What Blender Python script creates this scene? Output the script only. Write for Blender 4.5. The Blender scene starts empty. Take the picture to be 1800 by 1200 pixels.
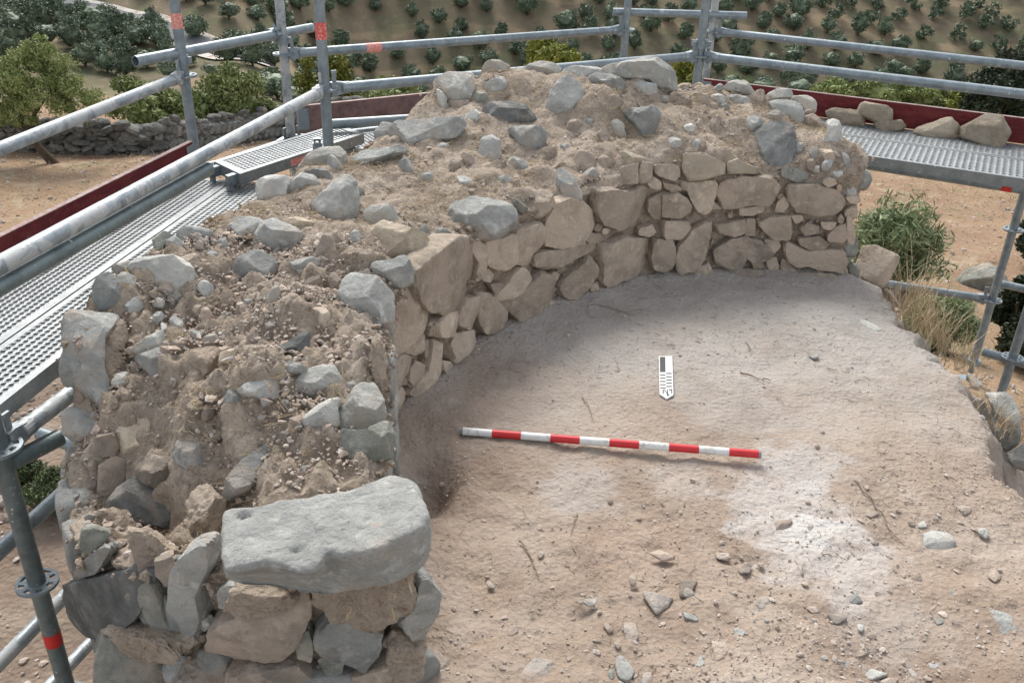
import bpy, bmesh, math, random
import numpy as np
from mathutils import Vector, Matrix
random.seed(7); RNG = np.random.default_rng(11)
SC = bpy.context.scene
COL = SC.collection
# ------------------------------------------------------------------ camera
F_PX = 1600.0; TH = math.radians(27.7); ROLL = math.radians(1.78); CAMZ = 1.72
cR0 = np.array([1., 0, 0]); cU0 = np.array([0, math.sin(TH), math.cos(TH)]); cF = np.array([0, math.cos(TH), -math.sin(TH)])
cR = math.cos(ROLL) * cR0 + math.sin(ROLL) * cU0
cU = -math.sin(ROLL) * cR0 + math.cos(ROLL) * cU0
CAM = np.array([0, 0, CAMZ])
cam_d = bpy.data.cameras.new('camera'); cam = bpy.data.objects.new('camera', cam_d); COL.objects.link(cam)
cam_d.sensor_fit = 'HORIZONTAL'; cam_d.sensor_width = 36.0; cam_d.lens = 36.0 * F_PX / 1800.0
cam_d.clip_start = 0.05; cam_d.clip_end = 4000
cam.matrix_world = Matrix(((cR[0], cU[0], -cF[0], 0), (cR[1], cU[1], -cF[1], 0), (cR[2], cU[2], -cF[2], CAMZ), (0, 0, 0, 1)))
SC.camera = cam
# ------------------------------------------------------------------ light
SUN_EL, SUN_AZ = 46.0, -15.0        # azimuth from +Y towards +X (negative: behind the wall on the left)
wd = bpy.data.worlds.new("World"); SC.world = wd; wd.use_nodes = True
wn = wd.node_tree; bgn = wn.nodes['Background']
sky = wn.nodes.new('ShaderNodeTexSky'); sky.sky_type = 'NISHITA'; sky.sun_disc = False
sky.sun_elevation = math.radians(SUN_EL); sky.sun_rotation = math.radians(SUN_AZ)
sky.air_density = 1.0; sky.dust_density = 3.0; sky.altitude = 700
hs = wn.nodes.new('ShaderNodeHueSaturation'); hs.inputs['Saturation'].default_value = .28      # thin high cloud
wn.links.new(sky.outputs['Color'], hs.inputs['Color']); wn.links.new(hs.outputs['Color'], bgn.inputs['Color']); bgn.inputs['Strength'].default_value = 0.15
sd = bpy.data.lights.new('sun', 'SUN'); so = bpy.data.objects.new('sun', sd); COL.objects.link(so)
sd.energy = 2.0; sd.angle = math.radians(24.0); sd.color = (1.0, 0.955, 0.89)
dv = Vector((math.sin(math.radians(SUN_AZ)) * math.cos(math.radians(SUN_EL)), math.cos(math.radians(SUN_AZ)) * math.cos(math.radians(SUN_EL)), math.sin(math.radians(SUN_EL))))
so.rotation_euler = dv.to_track_quat('Z', 'Y').to_euler()
SC.view_settings.view_transform = 'Standard'; SC.view_settings.look = 'None'
SC.view_settings.gamma = 1.0; SC.view_settings.use_curve_mapping = False
SC.view_settings.exposure = 0.88
# ------------------------------------------------------------------ pixel <-> world helpers (photo pixels, 1800 x 1200)
def rays(P):
    P = np.atleast_2d(np.asarray(P, float)); x = (P[:, 0] - 900) / F_PX; y = (P[:, 1] - 600) / F_PX
    return cF[None] + x[:, None] * cR[None] - y[:, None] * cU[None]
def at_z(px, py, z):
    r = rays([(px, py)])[0]; t = (z - CAMZ) / r[2]
    return CAM + r * t
def on_plane(P, C, n):
    r = rays(P); t = ((C - CAM) @ n) / (r @ n)
    return CAM[None] + r * t[:, None]
# ------------------------------------------------------------------ numpy noise
def _h(ix, iy, iz, s):
    v = np.sin(ix * 127.1 + iy * 311.7 + iz * 74.7 + s * 53.3) * 43758.5453
    return v - np.floor(v)
def vnoise(P, s=0.):
    i = np.floor(P); f = P - i; f = f * f * (3 - 2 * f)
    x, y, z = i[:, 0], i[:, 1], i[:, 2]; r = 0
    for a in (0, 1):
        for b in (0, 1):
            for c in (0, 1):
                w = (f[:, 0] if a else 1 - f[:, 0]) * (f[:, 1] if b else 1 - f[:, 1]) * (f[:, 2] if c else 1 - f[:, 2])
                r = r + w * _h(x + a, y + b, z + c, s)
    return r * 2 - 1
def fbm(P, o=4, s=0., g=.5):
    r = 0; a = 1.
    for k in range(o):
        r = r + a * vnoise(P * (2.03 ** k), s + k * 7.1); a *= g
    return r
def sstep(a, b, x):
    t = np.clip((x - a) / (b - a), 0, 1); return t * t * (3 - 2 * t)
# ------------------------------------------------------------------ object helpers
def mesh_np(name, V, Fc, smooth=True):
    """Fc: (n,k) array or list of arrays of equal-size faces"""
    V = np.asarray(V, np.float32); groups = Fc if isinstance(Fc, list) else [Fc]
    groups = [np.asarray(g, np.int32) for g in groups if len(g)]
    me = bpy.data.meshes.new(name); me.vertices.add(len(V)); me.vertices.foreach_set('co', V.ravel())
    idx = np.concatenate([g.ravel() for g in groups]); tot = np.concatenate([np.full(len(g), g.shape[1], np.int32) for g in groups])
    me.loops.add(len(idx)); me.loops.foreach_set('vertex_index', idx)
    me.polygons.add(len(tot)); st = np.concatenate([[0], np.cumsum(tot)[:-1]]).astype(np.int32)
    me.polygons.foreach_set('loop_start', st); me.polygons.foreach_set('loop_total', tot)
    me.polygons.foreach_set('use_smooth', np.full(len(tot), smooth))
    me.update(calc_edges=True); me.validate()
    return me
def add(name, me, mat, parent=None, loc=None):
    """link a mesh whose vertices are relative to loc (world)"""
    o = bpy.data.objects.new(name, me); COL.objects.link(o)
    if mat is not None:
        if isinstance(mat, (list, tuple)):
            for m in mat: me.materials.append(m)
        elif len(me.materials) == 0: me.materials.append(mat)
    l = np.array(loc if loc is not None else (0, 0, 0), float)
    if parent is not None:
        o.parent = parent; l = l - world_loc(parent)
    o.location = l
    return o
def world_loc(o):
    l = np.array(o.location); p = o.parent
    while p is not None: l = l + np.array(p.location); p = p.parent
    return l
def tag(o, label=None, cat=None, group=None, kind=None):
    if label: o['label'] = label
    if cat: o['category'] = cat
    if group: o['group'] = group
    if kind: o['kind'] = kind
    return o
def thing(name, label, cat, loc=(0, 0, 0), group=None):
    o = bpy.data.objects.new(name, None); COL.objects.link(o); o.location = loc; o.empty_display_size = .1
    return tag(o, label, cat, group)
class MB:
    def __init__(s): s.v = []; s.f = {}; s.n = 0
    def put(s, V, Fc):
        V = np.asarray(V, float); Fc = np.asarray(Fc, int) + s.n
        s.v.append(V); s.n += len(V); s.f.setdefault(Fc.shape[1], []).append(Fc); return s
    def box(s, c, ax, hs):
        c = np.asarray(c, float); ax = [np.asarray(a, float) for a in ax]
        V = [c + sx * ax[0] * hs[0] + sy * ax[1] * hs[1] + sz * ax[2] * hs[2] for sx in (-1, 1) for sy in (-1, 1) for sz in (-1, 1)]
        return s.put(V, [(0, 1, 3, 2), (4, 6, 7, 5), (0, 4, 5, 1), (2, 3, 7, 6), (0, 2, 6, 4), (1, 5, 7, 3)])
    def tube(s, a, b, r, n=16, r2=None, cap=True, hollow=0):
        a = np.asarray(a, float); b = np.asarray(b, float); d = (b - a) / np.linalg.norm(b - a)
        u = np.cross(d, [0, 0, 1.]);
        if np.linalg.norm(u) < 1e-3: u = np.array([1., 0, 0])
        u /= np.linalg.norm(u); w = np.cross(d, u); an = np.arange(n) * 2 * math.pi / n
        ring = np.cos(an)[:, None] * u + np.sin(an)[:, None] * w
        r2 = r if r2 is None else r2
        V = [a + ring * r, b + ring * r2]; i = np.arange(n); j = (i + 1) % n
        Fq = [np.stack([i, j, j + n, i + n], 1)]
        if hollow:
            V += [a + ring * hollow, b + ring * hollow]
            Fq += [np.stack([j, i, i + 2 * n, j + 2 * n], 1), np.stack([i + n, j + n, j + 3 * n, i + 3 * n], 1), np.stack([j + 2 * n, i + 2 * n, i + 3 * n, j + 3 * n], 1)]
            s.put(np.concatenate(V), np.concatenate(Fq))
        else:
            base = s.n; s.put(np.concatenate(V), np.concatenate(Fq))
            if cap:
                V2 = np.concatenate([a + ring * r, b + ring * r2, [a], [b]])
                s.put(V2, np.concatenate([np.stack([j, i, 0 * i + 2 * n], 1), np.stack([i + n, j + n, 0 * i + 2 * n + 1], 1)]))
        return s
    def prism(s, P, off):
        """planar polygon P (k,3) extruded by vector off, closed; convex or mildly concave (n-gon caps)"""
        P = np.asarray(P, float); k = len(P); off = np.asarray(off, float)
        i = np.arange(k); j = (i + 1) % k; c = P.mean(0)
        s.put(np.concatenate([P, P + off]), np.stack([i, j, j + k, i + k], 1))
        s.put(np.concatenate([P, [c]]), np.stack([j, i, 0 * i + k], 1))
        s.put(np.concatenate([P + off, [c + off]]), np.stack([i, j, 0 * i + k], 1))
        return s
    def build(s, name, mat, parent=None, loc=None, smooth=False):
        V = np.concatenate(s.v)
        if loc is None: loc = V.mean(0)
        me = mesh_np(name, V - np.asarray(loc, float), [np.concatenate(f) for f in s.f.values()], smooth)
        return add(name, me, mat, parent, loc)
def smooth_angle(o, deg=35):
    me = o.data
    me.polygons.foreach_set('use_smooth', [True] * len(me.polygons))
    me.set_sharp_from_angle(angle=math.radians(deg))
# ------------------------------------------------------------------ materials
class NT:
    def __init__(s, name, rough=.9, spec=.2):
        s.m = bpy.data.materials.new(name); s.m.use_nodes = True; s.t = s.m.node_tree; s.b = s.t.nodes['Principled BSDF']
        s.b.inputs['Roughness'].default_value = rough; s.b.inputs['Specular IOR Level'].default_value = spec
        s.tc = s.t.nodes.new('ShaderNodeTexCoord'); s.oi = s.t.nodes.new('ShaderNodeObjectInfo')
    def n(s, t): return s.t.nodes.new(t)
    def l(s, a, b): s.t.links.new(a, b)
    def coord(s, world=False, rnd=True, scale=(1, 1, 1)):
        if world:
            g = s.n('ShaderNodeNewGeometry'); src = g.outputs['Position']
        else: src = s.tc.outputs['Object']
        mp = s.n('ShaderNodeMapping'); mp.inputs['Scale'].default_value = scale; s.l(src, mp.inputs['Vector'])
        if rnd and not world:
            m = s.n('ShaderNodeMath'); m.operation = 'MULTIPLY'; m.inputs[1].default_value = 37.; s.l(s.oi.outputs['Random'], m.inputs[0])
            c = s.n('ShaderNodeCombineXYZ'); [s.l(m.outputs[0], c.inputs[k]) for k in range(3)]
            s.l(c.outputs[0], mp.inputs['Location'])
        return mp.outputs['Vector']
    def noise(s, co, scale, det=4, rough=.6, dist=0.):
        k = s.n('ShaderNodeTexNoise'); k.inputs['Scale'].default_value = scale; k.inputs['Detail'].default_value = det
        k.inputs['Roughness'].default_value = rough; k.inputs['Distortion'].default_value = dist; s.l(co, k.inputs['Vector']); return k.outputs['Fac']
    def vor(s, co, scale, feat='F1', out='Distance'):
        k = s.n('ShaderNodeTexVoronoi'); k.feature = feat; k.inputs['Scale'].default_value = scale; s.l(co, k.inputs['Vector']); return k.outputs[out]
    def ramp(s, fac, stops):
        r = s.n('ShaderNodeValToRGB'); e = r.color_ramp.elements
        while len(e) < len(stops): e.new(.5)
        for q, (p, c) in zip(e, stops): q.position = p; q.color = (*c, 1) if len(c) == 3 else c
        s.l(fac, r.inputs['Fac']); return r.outputs['Color']
    def mask(s, fac, a, b):
        r = s.n('ShaderNodeMapRange'); r.inputs['From Min'].default_value = a; r.inputs['From Max'].default_value = b
        r.interpolation_type = 'SMOOTHSTEP'; s.l(fac, r.inputs['Value']); return r.outputs['Result']
    def mix(s, fac, a, b, mode='MIX'):
        m = s.n('ShaderNodeMix'); m.data_type = 'RGBA'; m.blend_type = mode
        for v, i in ((fac, 0), (a, 6), (b, 7)):
            if isinstance(v, (int, float)): m.inputs[i].default_value = v
            elif isinstance(v, tuple): m.inputs[i].default_value = (*v, 1)
            else: s.l(v, m.inputs[i])
        return m.outputs[2]
    def math(s, op, a, b=0.):
        m = s.n('ShaderNodeMath'); m.operation = op
        for v, i in ((a, 0), (b, 1)):
            if isinstance(v, (int, float)): m.inputs[i].default_value = v
            else: s.l(v, m.inputs[i])
        return m.outputs[0]
    def bump(s, h, dist, strength=1., prev=None):
        b = s.n('ShaderNodeBump'); b.inputs['Distance'].default_value = dist; b.inputs['Strength'].default_value = strength
        s.l(h, b.inputs['Height'])
        if prev is not None: s.l(prev, b.inputs['Normal'])
        return b.outputs['Normal']
    def out(s, col=None, nrm=None, rough=None):
        if col is not None:
            if isinstance(col, tuple): s.b.inputs['Base Color'].default_value = (*col, 1)
            else: s.l(col, s.b.inputs['Base Color'])
        if nrm is not None: s.l(nrm, s.b.inputs['Normal'])
        if rough is not None: s.l(rough, s.b.inputs['Roughness'])
        return s.m
def stone_mat(name, base, dark, dust, dustamt=.5, sc=1.):
    t = NT(name, .88, .25); co = t.coord()
    big = t.noise(co, 7 * sc, 5, .65, .6); fine = t.noise(co, 60 * sc, 6, .7); mid = t.noise(co, 22 * sc, 4, .6, .4)
    c = t.mix(t.mask(big, .35, .68), base, dark)
    c = t.mix(t.mask(mid, .5, .72), c, tuple(min(1, b * 1.25) for b in base))
    c = t.mix(t.math('MULTIPLY', t.mask(t.noise(co, 5 * sc, 3, .6, .8), .62 - dustamt * .3, .75 - dustamt * .2), .85), c, dust)
    sp = t.mask(fine, .60, .78); c = t.mix(t.math('MULTIPLY', sp, .45), c, tuple(min(1, b * 1.5) for b in base))
    sp2 = t.mask(t.noise(co, 34 * sc, 5, .75), .60, .74); c = t.mix(t.math('MULTIPLY', sp2, .45), c, tuple(b * .5 for b in dark))
    lic = t.mask(t.noise(co, 13 * sc, 7, .78, .5), .60, .66); c = t.mix(t.math('MULTIPLY', lic, .55), c, tuple(b * .42 for b in base))
    rust = t.mask(t.noise(co, 4.3 * sc, 5, .7, 1.), .60, .72); c = t.mix(t.math('MULTIPLY', rust, .5), c, (.34, .235, .15))
    v = t.math('ADD', t.math('MULTIPLY', t.oi.outputs['Random'], .44), .76)
    cc = t.n('ShaderNodeCombineXYZ'); [t.l(v, cc.inputs[k]) for k in range(3)]
    c = t.mix(1., c, cc.outputs[0], 'MULTIPLY')
    crk = t.mask(t.vor(t.coord(scale=(1, .7, 1.3)), 9 * sc, 'DISTANCE_TO_EDGE'), 0., .05)
    h1 = t.noise(co, 16 * sc, 8, .68, .3)
    n1 = t.bump(h1, .026, .9); n1 = t.bump(fine, .006, 1., n1); n1 = t.bump(crk, .002, .45, n1)
    return t.out(c, n1)
DUSTC = (.46, .37, .30)
MS = {
    'g': stone_mat('grey_limestone', (.43, .43, .40), (.275, .28, .262), (.46, .40, .335), .35),
    'l': stone_mat('pale_limestone', (.54, .535, .49), (.40, .40, .37), (.52, .46, .385), .35),
    'd': stone_mat('dark_limestone', (.235, .24, .228), (.135, .142, .133), (.36, .31, .265), .25),
    't': stone_mat('dusty_tan_limestone', (.52, .435, .345), (.37, .305, .24), (.54, .445, .355), .6),
    'c': stone_mat('cream_limestone', (.57, .49, .375), (.46, .385, .29), (.56, .46, .36), .5),
    'q': stone_mat('floor_dusty_stone', (.44, .39, .34), (.37, .34, .31), (.46, .37, .30), .8),
    'b': stone_mat('brown_limestone', (.36, .30, .245), (.235, .20, .165), (.46, .37, .295), .5),
    'n': stone_mat('greenish_limestone', (.32, .32, .28), (.20, .205, .175), (.42, .36, .295), .4),
}
def earth_mat():
    t = NT('mortar_earth', .97, .1); co = t.coord(world=True)
    a = t.noise(co, 5, 5, .65, .5); f = t.noise(co, 90, 5, .75); m = t.noise(co, 26, 6, .72, .3)
    c = t.ramp(a, [(.3, (.35, .285, .22)), (.5, (.455, .375, .295)), (.7, (.53, .46, .38))])
    c = t.mix(t.mask(m, .52, .70), c, (.52, .43, .35)); c = t.mix(t.math('MULTIPLY', t.mask(m, .48, .34), .6), c, (.20, .15, .115))
    c = t.mix(t.math('MULTIPLY', t.mask(f, .58, .72), .6), c, (.58, .50, .42)); c = t.mix(t.math('MULTIPLY', t.mask(f, .42, .3), .55), c, (.17, .13, .10))
    v = t.vor(co, 75); n = t.bump(m, .028, 1.); n = t.bump(v, .006, .8, n); n = t.bump(f, .005, .9, n)
    return t.out(c, n)
M_EARTH = earth_mat(); MS['e'] = M_EARTH
def clod_mat(name, cols):
    t = NT(name, .95, .12); co = t.coord(world=True); a = t.vor(co, 38, 'F1', 'Color'); sp = t.n('ShaderNodeSeparateColor'); t.l(a, sp.inputs[0])
    c = t.ramp(sp.outputs[0], cols); c = t.mix(t.math('MULTIPLY', t.mask(t.noise(co, 140, 4, .7), .5, .7), .4), c, (.55, .48, .42))
    return t.out(c, t.bump(t.noise(co, 120, 4, .7), .004, .8))
M_CLOD = clod_mat('rubble', [(0, (.32, .255, .205)), (.35, (.44, .355, .29)), (.7, (.50, .42, .355)), (1, (.54, .50, .45))])
M_CHIP = clod_mat('stone_chips', [(0, (.21, .205, .19)), (.3, (.31, .295, .27)), (.55, (.40, .32, .26)), (.8, (.30, .24, .195)), (1, (.42, .39, .35))])
M_PEB = clod_mat('gravel', [(0, (.37, .30, .245)), (.5, (.45, .375, .32)), (.8, (.52, .46, .405)), (1, (.38, .37, .35))])
# ------------------------------------------------------------------ terrain
def lerp_tab(x, xs, zs): return np.interp(x, xs, zs)
def terrain(x, y):
    x = np.asarray(x, float); y = np.asarray(y, float)
    a = x / np.maximum(np.hypot(x, y), 1e-3) * np.sign(np.maximum(y, 1e-3))
    ys = [-200, -20, 0, 6, 12, 17, 24, 30, 45, 75, 110, 140, 160, 400, 520, 700, 1500]
    zc = [-14, -3, -1.75, -1.85, -2.5, -3.0, -3.7, -5.2, -10, -21, -31, -36, -36, 84, 118, 120, 60]
    zl = [-14, -3, -1.95, -2.05, -2.6, -3.05, -4.2, -6.0, -11, -20.5, -22.5, -21, -16, 60, 100, 110, 60]
    xs_smooth = sstep(-.13, -.30, a)
    z = lerp_tab(y, ys, zc) * (1 - xs_smooth) + lerp_tab(y, ys, zl) * xs_smooth
    P = np.stack([x.ravel(), y.ravel(), 0 * x.ravel()], 1)
    far = sstep(25, 90, np.hypot(x, y)); near = 1 - sstep(12, 30, np.hypot(x, y))
    z = z + (fbm(P * .02, 3, 3.).reshape(x.shape) * 3.0 * far) + fbm(P * .35, 3, 5.).reshape(x.shape) * .10 * near + fbm(P * 1.7, 3, 8.).reshape(x.shape) * .03 * near
    z = z + .42 * np.exp(-(((x - 3.0) / 1.1) ** 2 + ((y - 5.0) / 1.6) ** 2))
    return z
def ray_terrain(px, py, tmax=900):
    r = rays([(px, py)])[0]; t = np.concatenate([np.arange(2, 60, .05), np.arange(60, tmax, .4)])
    P = CAM[None] + r[None] * t[:, None]; h = terrain(P[:, 0], P[:, 1]); k = np.argmax(P[:, 2] < h)
    return P[k]
def spaced(n, mx, near):
    u = np.linspace(-1, 1, n); k = math.log(mx / near * 2 + 1.)
    return np.sign(u) * near / 2 * (np.exp(np.abs(u) * k) - 1)
gx = spaced(330, 900, 3.0); gy = spaced(430, 900, 3.0) + 5
GX, GY = np.meshgrid(gx, gy, indexing='ij'); GZ = terrain(GX, GY)
nx, ny = GX.shape; I = (np.arange(nx - 1)[:, None] * ny + np.arange(ny - 1)[None]).ravel()
def ground_mat():
    t = NT('ochre_ground', .97, .1); g = t.coord(world=True)
    gp0 = t.n('ShaderNodeNewGeometry'); gx0 = t.n('ShaderNodeSeparateXYZ'); t.l(gp0.outputs['Position'], gx0.inputs[0])
    a = t.noise(g, .35, 5, .6, .6); b = t.noise(g, 2.2, 6, .7); f = t.noise(g, 22, 5, .7)
    c = t.ramp(a, [(.30, (.225, .14, .095)), (.48, (.28, .19, .125)), (.62, (.31, .215, .135)), (.75, (.25, .145, .10))])
    c = t.mix(t.mask(b, .48, .7), c, (.37, .29, .20)); c = t.mix(t.math('MULTIPLY', t.mask(f, .55, .7), .6), c, (.44, .37, .29))
    c = t.mix(t.math('MULTIPLY', t.mask(f, .45, .3), .6), c, (.16, .115, .08))
    c = t.mix(t.math('MULTIPLY', t.mask(t.noise(g, 1.1, 5, .7, .5), .56, .66), .6), c, (.17, .17, .085))
    lf = t.math('MULTIPLY', t.math('SUBTRACT', 1., t.mask(t.math('ADD', gx0.outputs[0], t.math('MULTIPLY', a, 1.5)), -.8, 1.6)), t.math('SUBTRACT', 1., t.mask(gx0.outputs[1], 6., 10.)))
    c = t.mix(t.math('MULTIPLY', lf, .75), c, t.ramp(b, [(.3, (.13, .10, .08)), (.5, (.20, .16, .13)), (.7, (.29, .24, .20))]))
    # far slopes: paler tilled soil with terrace lines
    gp = t.n('ShaderNodeNewGeometry'); sx = t.n('ShaderNodeSeparateXYZ'); t.l(gp.outputs['Position'], sx.inputs[0])
    far = t.mask(sx.outputs[1], 26., 60.)
    fb = t.noise(g, .045, 5, .65, .4); ff = t.noise(g, .5, 5, .7)
    cf = t.ramp(fb, [(.3, (.115, .12, .07)), (.5, (.165, .14, .095)), (.68, (.225, .175, .12))])
    wv = t.n('ShaderNodeTexWave'); wv.inputs['Scale'].default_value = .055; wv.inputs['Distortion'].default_value = 9.; wv.inputs['Detail'].default_value = 3; wv.inputs['Detail Scale'].default_value = .35; wv.bands_direction = 'Z'; t.l(g, wv.inputs['Vector'])
    cf = t.mix(t.math('MULTIPLY', t.mask(wv.outputs['Fac'], .86, .97), .45), cf, (.36, .27, .17))
    cf = t.mix(t.math('MULTIPLY', t.mask(t.noise(g, .12, 5, .7), .50, .60), .6), cf, (.12, .135, .075))
    cf = t.mix(t.math('MULTIPLY', t.mask(ff, .5, .68), .5), cf, (.29, .22, .155)); cf = t.mix(t.math('MULTIPLY', t.mask(ff, .46, .32), .5), cf, (.15, .13, .085))
    c = t.mix(far, c, cf)
    n = t.bump(t.noise(g, 9, 8, .7), .04, .7); n = t.bump(t.vor(g, 30), .012, .7, n)
    return t.out(c, n)
gm = mesh_np('ground', np.stack([GX.ravel(), GY.ravel(), GZ.ravel()], 1), np.stack([I, I + ny, I + ny + 1, I + 1], 1))
tag(add('ground', gm, ground_mat()), kind='structure')
# road winding up the far left slope
rp = [(40, -14), (110, 12), (180, 27), (250, 42), (290, 60), (330, 74), (372, 88), (425, 104), (470, 112)]
rw = np.array([ray_terrain(*p) for p in rp]); tt = np.linspace(0, len(rp) - 1, 90)
rc = np.stack([np.interp(tt, np.arange(len(rp)), rw[:, k]) for k in (0, 1)], 1)
for _ in range(4): rc[1:-1] = (rc[:-2] + rc[1:-1] * 2 + rc[2:]) / 4
dr = np.gradient(rc, axis=0); dr /= np.linalg.norm(dr, axis=1)[:, None]; nn = np.stack([-dr[:, 1], dr[:, 0]], 1)
def ribbon(name, off, w, lift, mat, kind):
    c = rc + nn * off; L = c + nn * w / 2; R = c - nn * w / 2; m = len(c)
    M = [L, L * .5 + R * .5, R]; V = np.concatenate([np.column_stack([q, terrain(q[:, 0], q[:, 1]) + lift]) for q in M])
    i = np.arange(m - 1); Fq = np.concatenate([np.stack([i + k * m, i + 1 + k * m, i + 1 + (k + 1) * m, i + (k + 1) * m], 1) for k in (0, 1)])
    return tag(add(name, mesh_np(name, V, Fq), mat), kind=kind)
t_ = NT('road_gravel', .95, .1); g_ = t_.coord(world=True)
ribbon('road_verge', 0, 6.5, .25, t_.out(t_.ramp(t_.noise(g_, .6, 4, .7), [(.35, (.36, .29, .22)), (.55, (.58, .56, .52)), (.7, (.44, .38, .30))])), 'structure')
t_ = NT('road_asphalt', .95, .1); g_ = t_.coord(world=True)
ribbon('road', .2, 3.6, .40, t_.out(t_.ramp(t_.noise(g_, .4, 4, .6), [(.35, (.17, .175, .18)), (.65, (.27, .27, .27))])), 'structure')

# ------------------------------------------------------------------ tower: outline and top surface of the ruined wall
inner_px = [(768, 1190, 0), (735, 1060, .12), (712, 950, .05), (690, 850, 0), (682, 745, .02), (705, 722, 0), (770, 672, 0), (790, 642, 0), (830, 606, 0), (890, 577, 0), (960, 542, 0), (1010, 525, 0), (1070, 507, 0), (1110, 489, 0), (1190, 482, 0), (1350, 477, 0), (1488, 487, 0)]
inner = [at_z(*p)[:2] for p in inner_px]
inner[1] = np.array([-.265, 1.67]); inner[2] = np.array([-.315, 1.82])
inner.insert(3, np.array([-.345, 2.05]))
right = [np.array([1.63, 4.2])]
outer_px = [(1495, 240, .62), (1440, 190, .68), (1320, 150, .75), (1180, 112, .82), (1060, 115, .82), (850, 112, .82), (772, 140, .76), (690, 222, .62), (610, 265, .6), (530, 288, .6), (450, 328, .6), (360, 382, .6), (270, 432, .6), (170, 492, .58), (114, 572, .55)]
outer = [at_z(*p)[:2] for p in outer_px]
end = [np.array(p) for p in [(-1.2, 2.0), (-1.07, 1.75), (-.85, 1.58), (-.58, 1.50), (-.36, 1.50), (-.2, 1.52)]]
POLY = np.array(inner + right + outer + end)
def seg_dist(P, poly):
    """signed distance (positive inside), nearest outward normal"""
    A = poly; B = np.roll(poly, -1, 0); d = B - A; L2 = (d ** 2).sum(1)
    ap = P[:, None] - A[None]; t = np.clip((ap * d[None]).sum(2) / L2, 0, 1); q = A[None] + t[..., None] * d[None]
    D = np.linalg.norm(P[:, None] - q, axis=2); k = D.argmin(1); r = np.arange(len(P))
    x, y = P[:, 0:1], P[:, 1:2]; c = ((A[None, :, 1] > y) != (B[None, :, 1] > y)) & (x < (B[None, :, 0] - A[None, :, 0]) * (y - A[None, :, 1]) / (B[None, :, 1] - A[None, :, 1] + 1e-12) + A[None, :, 0])
    ins = c.sum(1) % 2 == 1
    area = (A[:, 0] * B[:, 1] - B[:, 0] * A[:, 1]).sum(); nrm = np.stack([d[:, 1], -d[:, 0]], 1) / np.sqrt(L2)[:, None] * np.sign(area)
    return np.where(ins, D[r, k], -D[r, k]), nrm[k]
def resample(poly, step):
    A = poly; B = np.roll(poly, -1, 0); out = []
    for a, b in zip(A, B):
        n = max(1, int(np.linalg.norm(b - a) / step)); out += [a + (b - a) * k / n for k in range(n)]
    return np.array(out)
PR = resample(POLY, .03)
for _ in range(6): PR = (np.roll(PR, 1, 0) + PR * 2 + np.roll(PR, -1, 0)) / 4
CTRL = [(1480, 325, .5), (1380, 310, .5), (1280, 305, .5), (1200, 312, .5), (1120, 325, .5), (1050, 340, .51), (1000, 350, .5), (940, 385, .5), (880, 410, .5), (820, 425, .5), (745, 470, .5), (690, 520, .52), (665, 600, .52), (675, 680, .5), (680, 760, .43), (740, 900, .36), (600, 950, .36), (450, 950, .36),
        (1250, 250, .6), (1130, 250, .58), (1000, 250, .6), (900, 290, .56), (800, 300, .57), (700, 350, .57), (600, 430, .58), (520, 520, .58), (450, 620, .56), (560, 720, .47), (520, 820, .42), (470, 900, .38),
        (1460, 240, .62), (1350, 165, .7), (1230, 158, .74), (1100, 125, .8), (1000, 135, .79), (900, 125, .8), (790, 150, .76), (800, 195, .66), (720, 228, .62), (600, 275, .6), (500, 320, .6), (400, 375, .6), (300, 430, .6), (200, 490, .58), (135, 580, .53),
        (300, 600, .5), (200, 680, .42), (350, 690, .46), (260, 820, .28), (345, 850, .30), (300, 950, .15), (385, 950, .26), (200, 880, .18), (150, 780, .25), (1150, 200, .7), (1050, 160, .76), (860, 200, .66), (1300, 200, .68)]
CW = np.array([at_z(*p) for p in CTRL])
def top_z(x, y):
    P = np.stack([np.ravel(x), np.ravel(y)], 1); d = np.linalg.norm(P[:, None] - CW[None, :, :2], axis=2); w = 1 / (d ** 3 + 1e-4)
    z = (w * CW[None, :, 2]).sum(1) / w.sum(1)
    Q = np.column_stack([P, 0 * z]); return (z + fbm(Q * 5, 3, 2.) * .018).reshape(np.shape(x))
def hit(px, py):
    """where the pixel's line of sight meets the wall (top or side) or the apse floor: point, normal"""
    r = rays([(px, py)])[0]; t = np.arange(1.2, 8., .006); P = CAM[None] + r[None] * t[:, None]
    D, N = seg_dist(P[:, :2], POLY); z = top_z(P[:, 0], P[:, 1])
    s = (D > 0) & (P[:, 2] < z)
    fl = (P[:, 2] < 0.0) & (P[:, 0] < 1.75)
    ks = np.argmax(s) if s.any() else 10 ** 6; kf = np.argmax(fl) if fl.any() else 10 ** 6
    if min(ks, kf) >= 10 ** 6: return None, None
    if kf < ks: return P[kf], np.array([0, 0, 1.])
    p = P[ks]
    if z[ks] - p[2] > .035: return p, np.array([*N[ks], 0.])
    e = .05; gx_ = (top_z(p[0] + e, p[1]) - top_z(p[0] - e, p[1])) / (2 * e); gy_ = (top_z(p[0], p[1] + e) - top_z(p[0], p[1] - e)) / (2 * e)
    n = np.array([-float(gx_), -float(gy_), 1.]); return p, n / np.linalg.norm(n)
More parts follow.
